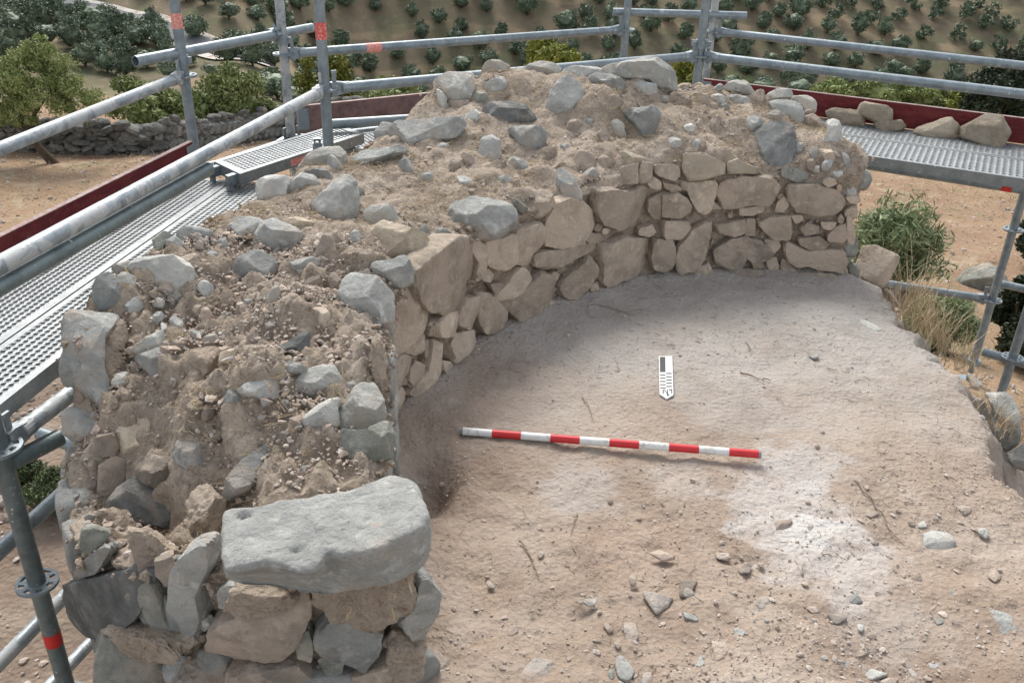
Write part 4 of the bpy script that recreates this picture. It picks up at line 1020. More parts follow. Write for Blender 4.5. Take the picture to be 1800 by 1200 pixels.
o6 = post(P6, -1.24, 1.9, [.22, -.28, -.78]); o7 = post(P7, gz(P7), 1.9, [.22, -.28, -.78]); o8 = post(P8, gz(P8), 1.4, [.22, -.28, -.78, -1.28], M_GALVD)
for k in (0,):      # base jack under the short upright
    m_ = MB().tube((*P6, gz(P6) + .0), (*P6, -1.2), .018, 12).tube((*P6, -1.27), (*P6, -1.235), .045, 10); m_.box((*P6, gz(P6) + .02), ((1, 0, 0), (0, 1, 0), (0, 0, 1)), (.07, .07, .005)); m_.build('base_jack', M_GALV, o6)
def rail(a, b, mat=None, ha=None, hb=None, r=TR, head=True, name='ledger'):
    a = np.array(a, float); b = np.array(b, float); d = nrmz(b - a); o = tube_o(name, a + d * (.11 if ha else 0), b - d * (.11 if hb else 0), mat, r)
    if ha: wedge(a, d, o, mat)
    if hb: wedge(b, -d, o, mat)
    return o
def v3(p, z): return np.array([p[0], p[1], z])
r_ = rail(pz(-90, 298, .72), v3(P1, .72), M_GALVP, None, 1)
r_ = rail(pz(-75, 506, .72), v3(P3, .72), M_GALVP, None, 1)
rail(pz(-75, 545, .66), pz(366, 297, .66), M_GALVD)
r_ = rail(v3(P3, .72), v3(P4, .72), None, 1, 1); 
r_ = rail(v3(P2, .72), v3(P5, .72), None, 1, 1); a_, b_ = v3(P2, .72), v3(P5, .72); sticker(a_ + (b_ - a_) * 0, b_, .205, .245, M_STKP, r_)
rail(v3(P4, .72), pz(1900, 178, .72), None, 1, None); rail(v3(P4b, .72), pz(1900, 127, .72), None, 1, None)
# short end ties between inner and outer uprights, ledgers under the decks
for a, b in ((P3, P2), (P4, P4b)): rail(v3(a, .22), v3(b, .22), None, 1, 1)
rail(v3(P1, .22), v3(P2, .22), None, 1, 1); rail(v3(P2, .22), v3(P5, .22), None, 1, 1)
a_, b_ = pz(1300, 262, .22), pz(1900, 349, .22); rl_ = rail(v3(P4, .22), b_); d_ = b_ - v3(P4, .22); f_ = (pz(1775, 332, .22)[0] - P4[0]) / d_[0]
sticker(v3(P4, .22), b_, f_ - .012, f_ + .012, M_BAND, rl_, name='red_band')
rail(pz(575, 219, .42), pz(960, 194, .42), None, r=.0275)
coupler(v3(P3, .42) + np.array([-.06, .02, 0]), (1, .2, 0), o3)
tb_a, tb_b = pz(238, 108, .83), pz(548, 49, .83); tube_o('loose_tube', tb_a, tb_b, M_GALV)
coupler(v3(P2, .80), UP, o2); coupler(v3(P2, .83) + np.array([-.05, -.03, .0]), tb_b - tb_a, o2); coupler(v3(P1, .80), UP, o1)
ta_, tb_ = pz(1077, 21, .83), pz(1312, 28, .83); tube_o('loose_tube', ta_, tb_, M_GALV); coupler(v3(P4b, .83), UP, o4b); coupler(v3(P4, .79), UP, o4)
# lower tubes on the left
rail(v3(P8, .22), pz(142, 678, .22), M_GALVP, 1, None); rail(pz(-60, 852, .15), pz(106, 768, .15), M_GALVD, None, None)
rail(pz(70, 762, -.28), pz(170, 797, -.28)); 
rail(pz(-60, 1022, -.28), pz(182, 800, -.28), M_GALV); rail(pz(-40, 1205, -.78), pz(140, 1020, -.78), M_GALVP); rail(pz(60, 1235, -1.28), pz(175, 1112, -1.28), M_GALVP)
# lower tubes on the right
rail(pz(1530, 494, -.78), v3(P6, -.78), None, None, 1); rail(pz(1752, 497, -.70), pz(1900, 530, -.70)); rail(pz(1728, 618, -.80), pz(1900, 668, -.80))
# stickers
def stk(post_xy, px, py0, py1, mat, parent, name='sticker'):
    def zat(py):
        r = rays([(px, py)])[0]; t = math.hypot(*post_xy) / math.hypot(r[0], r[1]); return CAMZ + r[2] * t
    a, b = v3(post_xy, zat(py0)), v3(post_xy, zat(py1)); return sticker(a, b, 0, 1, mat, parent, name=name)
stk(P1, 307, 23, 50, M_STKP, o1); stk(P3, 555, 39, 69, M_STK, o3); stk(P8, 105, 1103, 1126, M_BAND, o8, 'red_band')
# ------------------------------------------------------------------ perforated steel decks
def deck(label, cs, pitch=.026, hr=.0086, side=.055, mat=M_DECK, hooks=(True, True), stag=True, edge=.022):
    """cs: four world corners (near start, near end, far end, far start)"""
    A, B, C_, D_ = [np.array(c, float) for c in cs]; L = np.linalg.norm(B - A); w = np.linalg.norm(D_ - A); base = (A + B + C_ + D_) / 4; z = base[2]
    T = thing('steel_deck', label, 'scaffold deck', tuple(base), 'perforated steel decks of the scaffold')
    du = (B - A) / L; dvv = (D_ - A) / w; S = lambda s, t: A + (B - A) * (s / L) + (D_ - A) * (t / w)
    nu = int((L - .06) / pitch); nvv = int((w - 2 * edge) / pitch); u0 = (L - nu * pitch) / 2; v0 = (w - nvv * pitch) / 2
    V = []; Q = []; n = 0; oct_ = [(math.cos(math.pi / 4 * k + math.pi / 8), math.sin(math.pi / 4 * k + math.pi / 8)) for k in range(8)]
    h = pitch / 2; sq = [(h, h * .41), (h * .41, h), (-h * .41, h), (-h, h * .41), (-h, -h * .41), (-h * .41, -h), (h * .41, -h), (h, -h * .41)]
    crn = [(h, h), (-h, h), (-h, -h), (h, -h)]; T3 = []
    for i_ in range(nu):
        for j_ in range(nvv):
            c = (u0 + (i_ + .5) * pitch, v0 + (j_ + .5) * pitch); off = 0
            ring = [S(c[0] + hr * a, c[1] + hr * b) + UP * .0022 for a, b in oct_]; out_ = [S(c[0] + a, c[1] + b) for a, b in sq]; low = [S(c[0] + hr * .9 * a, c[1] + hr * .9 * b) - UP * .006 for a, b in oct_]; cc = [S(c[0] + a, c[1] + b) for a, b in crn]
            V += ring + out_ + low + cc
            for k in range(8):
                k2 = (k + 1) % 8; Q.append((n + k, n + 8 + k, n + 8 + k2, n + k2)); Q.append((n + 16 + k, n + k, n + k2, n + 16 + k2))
            for q, (a, b) in enumerate(((0, 1), (2, 3), (4, 5), (6, 7))): T3.append((n + 8 + a, n + 24 + q, n + 8 + b))
            n += 28
    V = np.array(V); me = mesh_np('perforated_plate', V - base, [np.array(Q), np.array(T3)], False); add('perforated_plate', me, mat, T, base)
    fr = MB()
    def strip(s0, s1, t0, t1, h0, h1): fr.prism([S(s0, t0) + UP * h1, S(s1, t0) + UP * h1, S(s1, t1) + UP * h1, S(s0, t1) + UP * h1], UP * (h0 - h1))
    strip(0, L, 0, v0 - .0005, -side, .001); strip(0, L, w - v0 + .0005, w, -side, .001)
    strip(0, u0 - .0005, v0, w - v0, -side, .001); strip(L - u0 + .0005, L, v0, w - v0, -side, .001)
    fr.build('frame', mat, T, base)
    for e, on in zip((0, 1), hooks):
        if not on: continue
        for t in (.18, .82):
            s0 = -.028 if e == 0 else L + .028; c = S(s0, w * t) - UP * .03; MB().box(c, (du, dvv, UP), (.028, .016, .024)).box(c + du * (-.018 if e == 0 else .018) - UP * .03, (du, dvv, UP), (.010, .016, .018)).build('hook', M_GALV, T, c)
    return T
def line_at(px, py, qx, qy, z, t0, t1):
    a, b = at_z(px, py, z), at_z(qx, qy, z); return a + (b - a) * t0, a + (b - a) * t1
zd = .29
s0, s1 = line_at(0, 606, 380, 339, zd, -.35, 1.12); w_ = nrmz(np.cross(s1 - s0, UP)); wn = .235
if w_[0] < 0: w_ = -w_
deck('left steel walkway deck beside the wall, nearest the big overhanging stone', (s0 + w_ * .004, s1 + w_ * .004, s1 + w_ * wn, s0 + w_ * wn), hooks=(False, False))
deck('left steel walkway deck along the maroon board, under the handrail tubes', (s0 - w_ * .27, s1 - w_ * .27, s1 - w_ * .004, s0 - w_ * .004), hooks=(False, False))
c_ = [pz(422, 306, .375), pz(640, 235, .375), pz(568, 219, .375), pz(376, 284, .375)]
T_ = deck('short raised steel deck with red side label at the left corner', (c_[0], c_[1], c_[2], c_[3]), hooks=(True, False))
d_ = nrmz(c_[1] - c_[0]); n_ = np.cross(d_, UP); n_ = n_ if n_ @ (CAM - c_[0]) > 0 else -n_
q = c_[0] + (c_[1] - c_[0]) * .45 + n_ * .0006 - UP * .029; MB().box(q, (d_, UP, n_), (.075, .017, .0006)).build('label_plate', M_STKP, T_, q)
a_, b_ = pz(588, 268, zd), pz(1000, 217, zd); w2 = nrmz(np.cross(b_ - a_, UP)); w2 = w2 if w2[1] > 0 else -w2
deck('steel deck behind the wall next to the grey-pink board', (a_ + w2 * .0, b_, b_ + w2 * .32, a_ + w2 * .32), hooks=(True, False))
s0, s1 = line_at(1487, 237, 1800, 281, zd, -.9, 1.5); w3 = nrmz(np.cross(s1 - s0, UP)); w3 = w3 if w3[1] > 0 else -w3; wn = abs((pz(1490, 269, zd) - s0) @ w3)
deck('near steel deck right of the wall, carrying no stones', (s0 - w3 * wn, s1 - w3 * wn, s1 - w3 * .004, s0 - w3 * .004), pitch=.034, hr=.0098, hooks=(False, False))
deck('far steel deck right of the wall, with loose stones against the maroon board', (s0 + w3 * .004, s1 + w3 * .004, s1 + w3 * .36, s0 + w3 * .36), pitch=.034, hr=.0098, hooks=(False, False))
M_TOEG = plain('faded_board', (.235, .15, .14), .85, .15, .35)
def toe(label, a, b, h=.15, th=.022, edge=None):
    a = np.array(a, float); b = np.array(b, float); T = thing('toe_board', label, 'toe board', tuple((a + b) / 2 - UP * h), 'toe boards along the scaffold decks'); d = nrmz(b - a); n_ = nrmz(np.cross(d, UP)); n_ = n_ if n_ @ (CAM - a) > 0 else -n_
    c = (a + b) / 2; L = np.linalg.norm(b - a) / 2
    MB().box(c - n_ * th / 2 - UP * h / 2, (d, UP, n_), (L, h / 2, th / 2)).build('board', edge or M_TOE, T, c)
    MB().box(c - n_ * th / 2 + UP * .0015, (d, UP, n_), (L, .0014, th / 2 + .0015)).build('worn_edge', M_TOEE, T, c)
    for e, s in ((a, 1), (b, -1)): MB().box(e + d * s * .03 - n_ * th / 2 - UP * h * .5, (d, UP, n_), (.032, h * .42, th / 2 + .004)).build('end_clip', M_GALV, T, e)
toe('maroon toe board on the left side of the scaffold walkway', at_z(-60, 447, .44), at_z(338, 249, .44))
toe('weathered grey-pink toe board behind the back corner deck', at_z(523, 188, .44), at_z(960, 143, .44), edge=M_TOEG)
toe('long maroon toe board behind the loose stones on the right deck', at_z(1236, 139, .44), at_z(1900, 221, .44))
# ------------------------------------------------------------------ loose stones on the right deck
LOOSE = [('flat beige stone leftmost on the right deck', [(1455, 193), (1465, 190), (1510, 196), (1522, 215), (1515, 222), (1480, 218), (1458, 205)], 0, 222),
         ('beige stone resting on top of the two flat ones on the right deck', [(1507, 190), (1520, 179), (1545, 188), (1568, 195), (1571, 205), (1560, 216), (1540, 212), (1510, 198)], .045, 228),
         ('small flat pale stone under the leaning one on the right deck', [(1535, 215), (1560, 214), (1585, 210), (1593, 220), (1580, 228), (1550, 232)], 0, 232),
         ('wedge-shaped beige stone in the middle of the right deck', [(1603, 230), (1630, 218), (1670, 205), (1675, 215), (1686, 225), (1680, 240), (1655, 244), (1625, 240)], 0, 244),
         ('largest beige stone rightmost on the right deck, leaning on the board', [(1690, 220), (1720, 205), (1745, 198), (1760, 205), (1776, 233), (1760, 262), (1735, 255), (1710, 245), (1690, 238)], 0, 258)]
MS['y'] = stone_mat('beige_stone', (.43, .36, .27), (.33, .275, .21), (.46, .40, .32), .5)
for lb, P, dz, yb in LOOSE:
    Pn = np.array(P, float); c = area_centroid(Pn); H = at_z(c[0], yb, .295); toc = nrmz(CAM - H); n = nrmz(UP * .35 + toc * .9)
    hb = nrmz(np.array([-toc[0], -toc[1], 0])); C0 = H + hb * .05 + UP * dz; C = on_plane([c], C0, n)[0]; W = on_plane(Pn, C0, n); u = nrmz(np.cross(UP, n)); v = np.cross(n, u)
    V, Fc, rm = stone_verts(np.stack([(W - C) @ u, (W - C) @ v], 1), n, u, v, 'T', 4, int(c[0]), toc, tilt=.12, df=.07, db=.06)
    o = add('loose_stone', mesh_np('loose_stone', V, Fc), MS['y'], None, C); tag(o, lb, 'stone', 'loose stones on the right deck')
# ------------------------------------------------------------------ ranging rod
ra, rb = at_z(814, 757.5, .026), at_z(1334, 798, .026)
RRED = plain('rod_red', (.60, .025, .03), .45, .5, .12)
t_ = NT('rod_white', .45, .5); M_WHITE = t_.out(t_.mix(t_.mask(t_.noise(t_.coord(), 30, 5, .7), .46, .66), (.74, .75, .73), (.50, .46, .41)))
ROD = thing('ranging_rod', 'red and white banded surveying rod lying on the excavated floor', 'ranging rod', tuple((ra + rb) / 2 - UP * .014))
for k in range(10):
    a = ra + (rb - ra) * k / 10; b = ra + (rb - ra) * (k + 1) / 10; o = MB().tube(a, b, .0135, 24, hollow=.009).build('band', RRED if k % 2 else M_WHITE, ROD, (a + b) / 2, smooth=True); smooth_angle(o, 40)
dr_ = nrmz(rb - ra); MB().tube(ra - dr_ * .012, ra + dr_ * .003, .0128, 16, r2=.0128).build('end_plug', plain('grey_plug', (.22, .22, .21)), ROD, ra); MB().tube(rb - dr_ * .002, rb + dr_ * .006, .0142, 16).build('metal_cap', M_GALV, ROD, rb)
# ------------------------------------------------------------------ north arrow scale board
M_BWH = plain('board_white', (.66, .67, .66), .4, .5, .04); M_BBK = plain('board_black', (.018, .02, .028), .4, .5, .05)
BZ = .016
def bq(x, y): return (1140 + x / 12., 610 + y / 12.)
BRD = thing('scale_board', 'small white north-arrow scale card with black bars on the floor', 'scale card', tuple(at_z(1171, 660, .008)))
outl = [bq(*p) for p in [(218, 185), (500, 185), (512, 560), (525, 1000), (380, 1085), (235, 985), (224, 560)]]
MB().prism([at_z(*p, BZ) for p in outl], -UP * .006).build('card', M_BWH, BRD)
pr = MB()
def patch(L): pr.prism([at_z(*bq(*p), BZ + .0006) for p in L], -UP * .0004)
patch([(240, 205), (352, 205), (358, 522), (242, 522)])
for k in range(5):
    y = 572 + k * 68.5; patch([(243 + k, y), (358 + k * 2, y), (358 + k * 2, y + 22), (243 + k, y + 22)])
    y = 541 + k * 68.5; patch([(370 + k * 1.5, y), (487 + k * 2, y), (487 + k * 2, y + 22), (370 + k * 1.5, y + 22)])
pr.build('scale_bars', M_BBK, BRD)
pr = MB(); patch([(296, 892), (322, 892), (326, 980), (300, 980)]); patch([(318, 888), (340, 888), (412, 985), (390, 985)]); patch([(386, 888), (408, 888), (412, 985), (390, 985)])
patch([(425, 882), (500, 882), (500, 905), (425, 905)]); patch([(476, 905), (500, 905), (502, 970), (478, 985)]); patch([(384, 990), (445, 990), (440, 1008), (392, 1035)]); pr.build('north_letter', M_BBK, BRD)
# ------------------------------------------------------------------ roots and twigs on the floor
def twig(label, pts, r=.0025, mat=None, lift=.006):
    P = []
    for k in range(len(pts) - 1):
        for t in np.linspace(0, 1, 6)[:-1]: P.append(np.array(pts[k]) * (1 - t) + np.array(pts[k + 1]) * t)
    P.append(np.array(pts[-1])); W = []
    for k, p in enumerate(P):
        w = at_z(p[0], p[1], 0); w[2] = floor_z(w[0], w[1]) + lift * .5 + r + abs(math.sin(k * .5)) * lift * .5; w[:2] += RNG.normal(0, .0015, 2); W.append(w)
    m_ = MB(); n = len(W)
    for k in range(n - 1): m_.tube(W[k], W[k + 1], r * (1 - .6 * k / n), 6, r2=r * (1 - .6 * (k + 1) / n))
    tag(m_.build('twig', mat or M_ROOT, None, W[0], smooth=True), label, 'twig', 'roots and twigs on the floor')
M_PALE = plain('pale_root', (.42, .37, .32), .9, .1)
twig('long pale root across the back of the floor beside the curved wall', [(1020, 540), (1050, 533), (1085, 540), (1118, 555)], .003, M_PALE)
twig('pale upright root crossing the long one', [(1033, 548), (1042, 527), (1055, 522)], .003, M_PALE); twig('thin pale root branching right towards the wall foot', [(1065, 535), (1095, 545), (1130, 540), (1160, 552)], .002, M_PALE)
twig('pale root nearest the wall foot stones', [(1135, 487), (1150, 495), (1170, 508)], .0025, M_PALE); twig('short pale root end below the long one', [(1030, 553), (1047, 563)], .002, M_PALE)
twig('brown stick lying right of the scale card', [(1301, 656), (1325, 664), (1342, 671)], .0035); twig('short brown stick right of the longer one', [(1340, 665), (1357, 669)], .0025)
twig('thin dark root left of the scale card', [(1023, 700), (1035, 718), (1044, 742)], .0022); twig('long thin dark root right of the white stain', [(1500, 850), (1530, 880), (1553, 905), (1562, 928), (1590, 950)], .0028)
twig('curved brown root below the rod', [(912, 950), (928, 965), (938, 988), (946, 1010)], .0035); twig('thin upright twig below the rod', [(1015, 900), (1008, 920), (1003, 935)], .0022)
twig('dark twig standing up behind the scale card', [(1311, 600), (1318, 612), (1319, 622)], .002); twig('tiny brown stick near the small rock', [(1455, 645), (1472, 652)], .003)
twig('dark thin twig at the back right', [(1365, 695), (1378, 708)], .002)
# ------------------------------------------------------------------ plants
def leaf_mat(name, a, b, c, trans=.12):
    t = NT(name, .6, .3); f = t.noise(t.coord(world=True, ), 3.5, 4, .65); g = t.noise(t.coord(world=True), 40, 2, .5)
    col = t.ramp(f, [(.3, a), (.5, b), (.72, c)]); col = t.mix(t.math('MULTIPLY', t.mask(g, .5, .7), .5), col, c)
    v = t.math('ADD', t.math('MULTIPLY', t.oi.outputs['Random'], .4), .8); cc = t.n('ShaderNodeCombineXYZ'); [t.l(v, cc.inputs[k]) for k in range(3)]
    return t.out(t.mix(1., col, cc.outputs[0], 'MULTIPLY'))
M_OLV = leaf_mat('olive_leaves', (.07, .105, .065), (.12, .16, .10), (.19, .225, .16)); M_OLVD = leaf_mat('dark_leaves', (.022, .035, .018), (.04, .058, .03), (.065, .085, .045))
M_ALM = leaf_mat('almond_leaves', (.12, .16, .05), (.21, .255, .09), (.32, .35, .15)); M_YEL = leaf_mat('yellow_green_leaves', (.11, .135, .025), (.19, .21, .04), (.29, .29, .065))
M_SIL = leaf_mat('silvery_leaves', (.15, .20, .09), (.26, .32, .16), (.38, .43, .26)); M_WEED = leaf_mat('weeds', (.05, .08, .03), (.09, .125, .05), (.17, .19, .09))
M_BARK = plain('bark', (.10, .075, .055), .95, .1, .4)
def leaves(n, shape, size, rng, asp=.35):
    """shape(rng,n)->(n,3) centres; diamond leaves, 2 triangles each"""
    C = shape(n); d = rng.normal(size=(n, 3)); d /= np.linalg.norm(d, axis=1)[:, None]; e = np.cross(d, rng.normal(size=(n, 3))); e /= np.linalg.norm(e, axis=1)[:, None]
    s = size * rng.uniform(.6, 1.3, n)[:, None]; V = np.stack([C - d * s, C + e * s * asp, C + d * s, C - e * s * asp], 1).reshape(-1, 3)
    i = np.arange(n)[:, None] * 4; return V, np.concatenate([i, i + 1, i + 2, i + 3], 1)
def crown_shape(rng, rx, ry, rz, nb, br=.33, low=-.55):
    cs = rng.normal(size=(nb, 3)); cs /= np.linalg.norm(cs, axis=1)[:, None]; cs *= rng.uniform(.45, .85, (nb, 1)); cs[:, 2] = np.maximum(cs[:, 2], low) ; rr = rng.uniform(.6, 1.25, nb) * br
    def f(n):
        k = rng.integers(0, nb, n); p = rng.normal(size=(n, 3)); p /= np.linalg.norm(p, axis=1)[:, None]; p *= (rng.random(n) ** .45)[:, None]
        return (cs[k] + p * rr[k][:, None]) * np.array([rx, ry, rz])
    return f
def core_blob(rng, rx, ry, rz, s):
    D, Fc = ico(3); r = 1 + .28 * fbm(D * 2.3 + s, 3, s); return D * r[:, None] * np.array([rx, ry, rz]), Fc
def tree_mesh(name, seed, R, H, nleaf, size, mat, trunk_h, core=True, asp=.45):
    rng = np.random.default_rng(seed); V, Q = leaves(nleaf, crown_shape(rng, R, R * rng.uniform(.85, 1.1), H / 2, 26, .36), size, rng, asp); V[:, 2] += trunk_h + H / 2
    groups = [Q]; Vs = [V]; n = len(V); T3 = []
    if core: Vc, Fc = core_blob(rng, R * .62, R * .62, H * .33, seed * 1.7); Vc[:, 2] += trunk_h + H * .47; Vs.append(Vc); T3.append(Fc + n); n += len(Vc)
    tm = MB().tube((0, 0, -.3), (.08 * R, 0, trunk_h + H * .3), R * .09, 7, r2=R * .05)
    for k in range(3): a = k * 2.1 + seed; tm.tube((.04 * R, 0, trunk_h * .6), (math.cos(a) * R * .5, math.sin(a) * R * .5, trunk_h + H * .45), R * .05, 5, r2=R * .02)
    Vt = np.concatenate(tm.v); nq = [np.concatenate(f) + n for f in tm.f.values()]; Vs.append(Vt)
    groups = [Q] + T3 + nq; me = mesh_np(name, np.concatenate(Vs), groups, False); nm = len(Q) + sum(len(t) for t in T3)
    me.materials.append(mat); me.materials.append(M_BARK); mi = np.zeros(len(me.polygons), np.int32); mi[nm:] = 1; me.polygons.foreach_set('material_index', mi); return me
OLV = [tree_mesh('olive_tree', s, 1.75 + .15 * (s % 3), 3.1 + .2 * (s % 2), 1700, .17, M_OLV, .12) for s in range(6)]
def plant_tree(me, x, y, sc, rot, name, label, cat, group):
    o = bpy.data.objects.new(name, me); COL.objects.link(o); o.location = (x, y, float(terrain(x, y))); o.scale = (sc, sc, sc * random.uniform(.85, 1.08)); o.rotation_euler = (0, 0, rot); tag(o, label, cat, group); return o
NT_ = 0; cand = []
a1 = math.radians(24)
for i in range(-60, 60):
    for j in range(-60, 60):
        u_, v_ = i * 5.2, j * 5.2 + (i % 2) * 2.6; x = u_ * math.cos(a1) - v_ * math.sin(a1) + 20; y = u_ * math.sin(a1) + v_ * math.cos(a1) + 165
        x += random.gauss(0, .8); y += random.gauss(0, .8)
        if y < 60: continue
        w = np.array([x, y, float(terrain(x, y)) + 1.5]); d = w - CAM; z_ = d @ cF
        if z_ < 40: continue
        px, py = proj(w)
        if not (-60 < px < 1860 and -110 < py < 215): continue
        if px < 470 and y < 140: continue
        dd = np.hypot(rc[:, 0] - x, rc[:, 1] - y).min()
        if dd < 6 or random.random() < .04: continue
        cand.append((math.hypot(x, y), x, y, px, py))
cand.sort(); farc = cand[262:]; cand = cand[:262]
for _, x, y, px, py in cand: plant_tree(random.choice(OLV), x, y, random.choice([.9, 1.0, 1.05, 1.15, 1.3]) * random.uniform(.9, 1.1), random.uniform(0, 6.28), 'olive_tree', 'small round grey-green olive tree in the rows of the far orchard slope', 'olive tree', 'olive trees on the far slope')
if farc:
    Vs, Qs, n0 = [], [], 0
    for _, x, y, px, py in farc:
        rng = np.random.default_rng(int(x * 10) % 9999 + 5); V, Q = leaves(420, crown_shape(rng, 1.8, 1.8, 1.5, 16, .4), .3, rng, .5); V += np.array([x, y, float(terrain(x, y)) + 1.55]); Vs.append(V); Qs.append(Q + n0); n0 += len(V)
    tag(add('distant_olive_grove', mesh_np('distant_olive_grove', np.concatenate(Vs) - np.array([0, 200, 0]), np.concatenate(Qs), False), M_OLV, None, (0, 200, 0)), kind='stuff')
# nearer olives on the left slope, read off the photograph
LO = [(30, 40, 1.5), (75, 45, 1.4), (120, 48, 1.3), (165, 55, 1.3), (205, 62, 1.3), (250, 68, 1.2), (18, 62, 1.5), (80, 75, 1.2), (130, 80, 1.3), (175, 70, 1.2), (215, 92, 1.1), (28, 80, 1.5), (62, 30, 1.3), (100, 26, 1.2), (145, 32, 1.1), (190, 38, 1.1), (232, 50, 1.0),
      (178, 98, 1.1), (222, 128, 1.3), (125, 65, 1.1), (10, 25, 1.4), (285, 78, 1.0), (372, 128, .6), (345, 62, 1.2), (400, 105, 1.2), (425, 92, 1.2), (445, 108, 1.1), (470, 98, 1.1), (482, 110, 1.0), (270, 45, 1.0), (260, 112, .9), (55, 68, 1.1), (285, 60, 1.), (240, 75, 1.2), (150, 110, 1.1), (190, 120, 1.0), (10, 100, 1.3), (300, 130, 1.0), (330, 110, 1.), (460, 80, 1.1), (300, 100, 1.)]
for px, py, s in LO:
    w = ray_terrain(px, py + 8); plant_tree(random.choice(OLV), w[0], w[1], s * .95, random.uniform(0, 6.28), 'olive_tree', 'dark olive tree on the nearer left slope below the road', 'olive tree', 'olive trees on the left slope')
# terrace-edge bushes
def bush(label, px, pyb, wpx, hpx, mat, n=5200, size=.045, name='bush', cat='bush', group=None, dist=None, asp=.4, nb=22, core=True):
    """a shrub whose foot is seen at (px,pyb) on the terrain"""
    w = ray_terrain(px, pyb); z = (w - CAM) @ cF; R = wpx / 2 / F_PX * z; H = hpx / F_PX * z * 1.05; rng = np.random.default_rng(int(px * 3 + pyb))
    T = thing(name, label, cat, tuple(w), group); V, Q = leaves(n, crown_shape(rng, R, R * .9, H * .52, nb, .34, -.8), size, rng, asp); V[:, 2] += H * .5
    Vs = [V]; G = [Q]
    if core: Vc, Fc = core_blob(rng, R * .45, R * .42, H * .26, px * .1); Vc[:, 2] += H * .45; G.append(Fc + len(V)); Vs.append(Vc)
    add('foliage', mesh_np('foliage', np.concatenate(Vs), G, False), mat, T, w)
    m_ = MB()
    for k in range(5): a = k * 1.3 + px; m_.tube(w - UP * .1, w + np.array([math.cos(a) * R * .5, math.sin(a) * R * .5, H * .6]), .03, 6, r2=.01)
    m_.build('stem', M_BARK, T, w)
    return T
bush('rounded yellow-green almond bush behind the low stone wall, left of the white post', 425, 240, 140, 118, M_ALM, 11000, .05)
bush('middle green bush behind the low wall, right of the first upright', 355, 242, 90, 82, M_ALM, 6000, .05)
bush('dense green bush behind the low wall between the tree and the first upright', 265, 238, 150, 98, M_ALM, 9000, .05)
bush('yellow-green bush behind the two uprights', 585, 205, 120, 115, M_YEL, 9000, .055, core=False); bush('low green bush right of the uprights behind the grey-pink board', 680, 190, 120, 50, M_ALM, 6000, .05)
bush('bright yellow-green bush rising behind the top of the wall', 965, 175, 95, 110, M_YEL, 8000, .06, core=False); bush('yellow-green bush seen between wall top and double upright', 1195, 190, 70, 90, M_YEL, 5000, .06, core=False)
bush('low green shrub below the left half of the bright bush', 860, 170, 110, 55, M_ALM, 5000, .055)
RB = ['first', 'second', 'third', 'fourth', 'fifth', 'sixth', 'seventh', 'eighth']
for k, (px, pyb, wp, hp, mm) in enumerate([(1340, 172, 90, 44, M_OLV), (1405, 180, 80, 52, M_OLV), (1470, 190, 105, 52, M_ALM), (1545, 195, 110, 56, M_ALM), (1620, 200, 110, 54, M_ALM), (1690, 205, 90, 50, M_YEL), (1290, 165, 70, 35, M_ALM), (1800, 215, 90, 45, M_ALM)]):
    bush(RB[k] + ' of the low green shrubs beyond the right board, counted in planting order along the terrace edge' if False else ['grey-green', 'grey-green round', 'light green', 'light green broad', 'green spreading', 'yellowish', 'leftmost green', 'rightmost green'][k] + ' low shrub on the terrace edge beyond the right maroon board', px, pyb, wp, hp, mm, 4200, .06, group='shrubs along the terrace edge')
bush('large dark evergreen tree behind the right railings', 1755, 215, 150, 110, M_OLVD, 12000, .06, name='dark_tree', cat='tree')
bush('silvery narrow-leaved shrub right of the wall, growing below the floor edge', 1560, 505, 190, 150, M_SIL, 9000, .055, asp=.17, nb=60, core=False); bush('silvery shrub beside the dry grass, right of the floor edge', 1640, 615, 130, 110, M_SIL, 12000, .036, asp=.2, core=False)
bush('dark green dense shrub behind the right uprights', 1795, 640, 170, 190, M_OLVD, 24000, .035, core=False); bush('dark green shrub at the right frame edge above the tubes', 1830, 470, 110, 90, M_OLVD, 14000, .035, core=False)
bush('patch of green weeds at the foot of the wall under the left deck', 110, 890, 130, 70, M_WEED, 9000, .016, name='weeds', cat='weeds', asp=.25, core=False); bush('low weeds beside the lower left tubes', 40, 850, 90, 50, M_WEED, 5000, .016, name='weeds', cat='weeds', asp=.25, core=False)
# almond tree left, leaning trunk
w = ray_terrain(98, 288); z = (w - CAM) @ cF; s = z / F_PX; AT = thing('almond_tree', 'leafy almond tree with dark leaning trunk in front of the low stone wall', 'tree', tuple(w)); rng = np.random.default_rng(3)
def sc_(px, py): return w + cR * ((px - 98) * s) + UP * ((288 - py) * s * 1.03)
m_ = MB(); m_.tube(sc_(98, 292), sc_(76, 262), 9 * s, 9, r2=7 * s).tube(sc_(76, 262), sc_(60, 235), 7 * s, 9, r2=5.5 * s).tube(sc_(60, 235), sc_(85, 195), 5 * s, 8, r2=3 * s).tube(sc_(62, 238), sc_(25, 200), 4.5 * s, 8, r2=2 * s).tube(sc_(70, 215), sc_(120, 160), 3 * s, 7, r2=1 * s).tube(sc_(60, 235), sc_(40, 150), 3.5 * s, 7, r2=1 * s)
m_.build('trunk', M_BARK, AT, w, smooth=True)
Vs, Qs, n0 = [], [], 0
for cx, cy, rx, rz, n in [(95, 150, 75, 55, 9000), (30, 165, 60, 55, 6500), (150, 175, 50, 45, 5000), (120, 115, 45, 38, 3500), (50, 200, 45, 30, 2500), (-20, 150, 50, 60, 3500)]:
    c = sc_(cx, cy); V, Q = leaves(n, crown_shape(rng, rx * s, rx * s * .8, rz * s, 24, .33, -.9), .032, rng, .32); Vs.append(V + c - w); Qs.append(Q + n0); n0 += len(V)
add('crown', mesh_np('crown', np.concatenate(Vs), np.concatenate(Qs), False), M_ALM, AT, w)
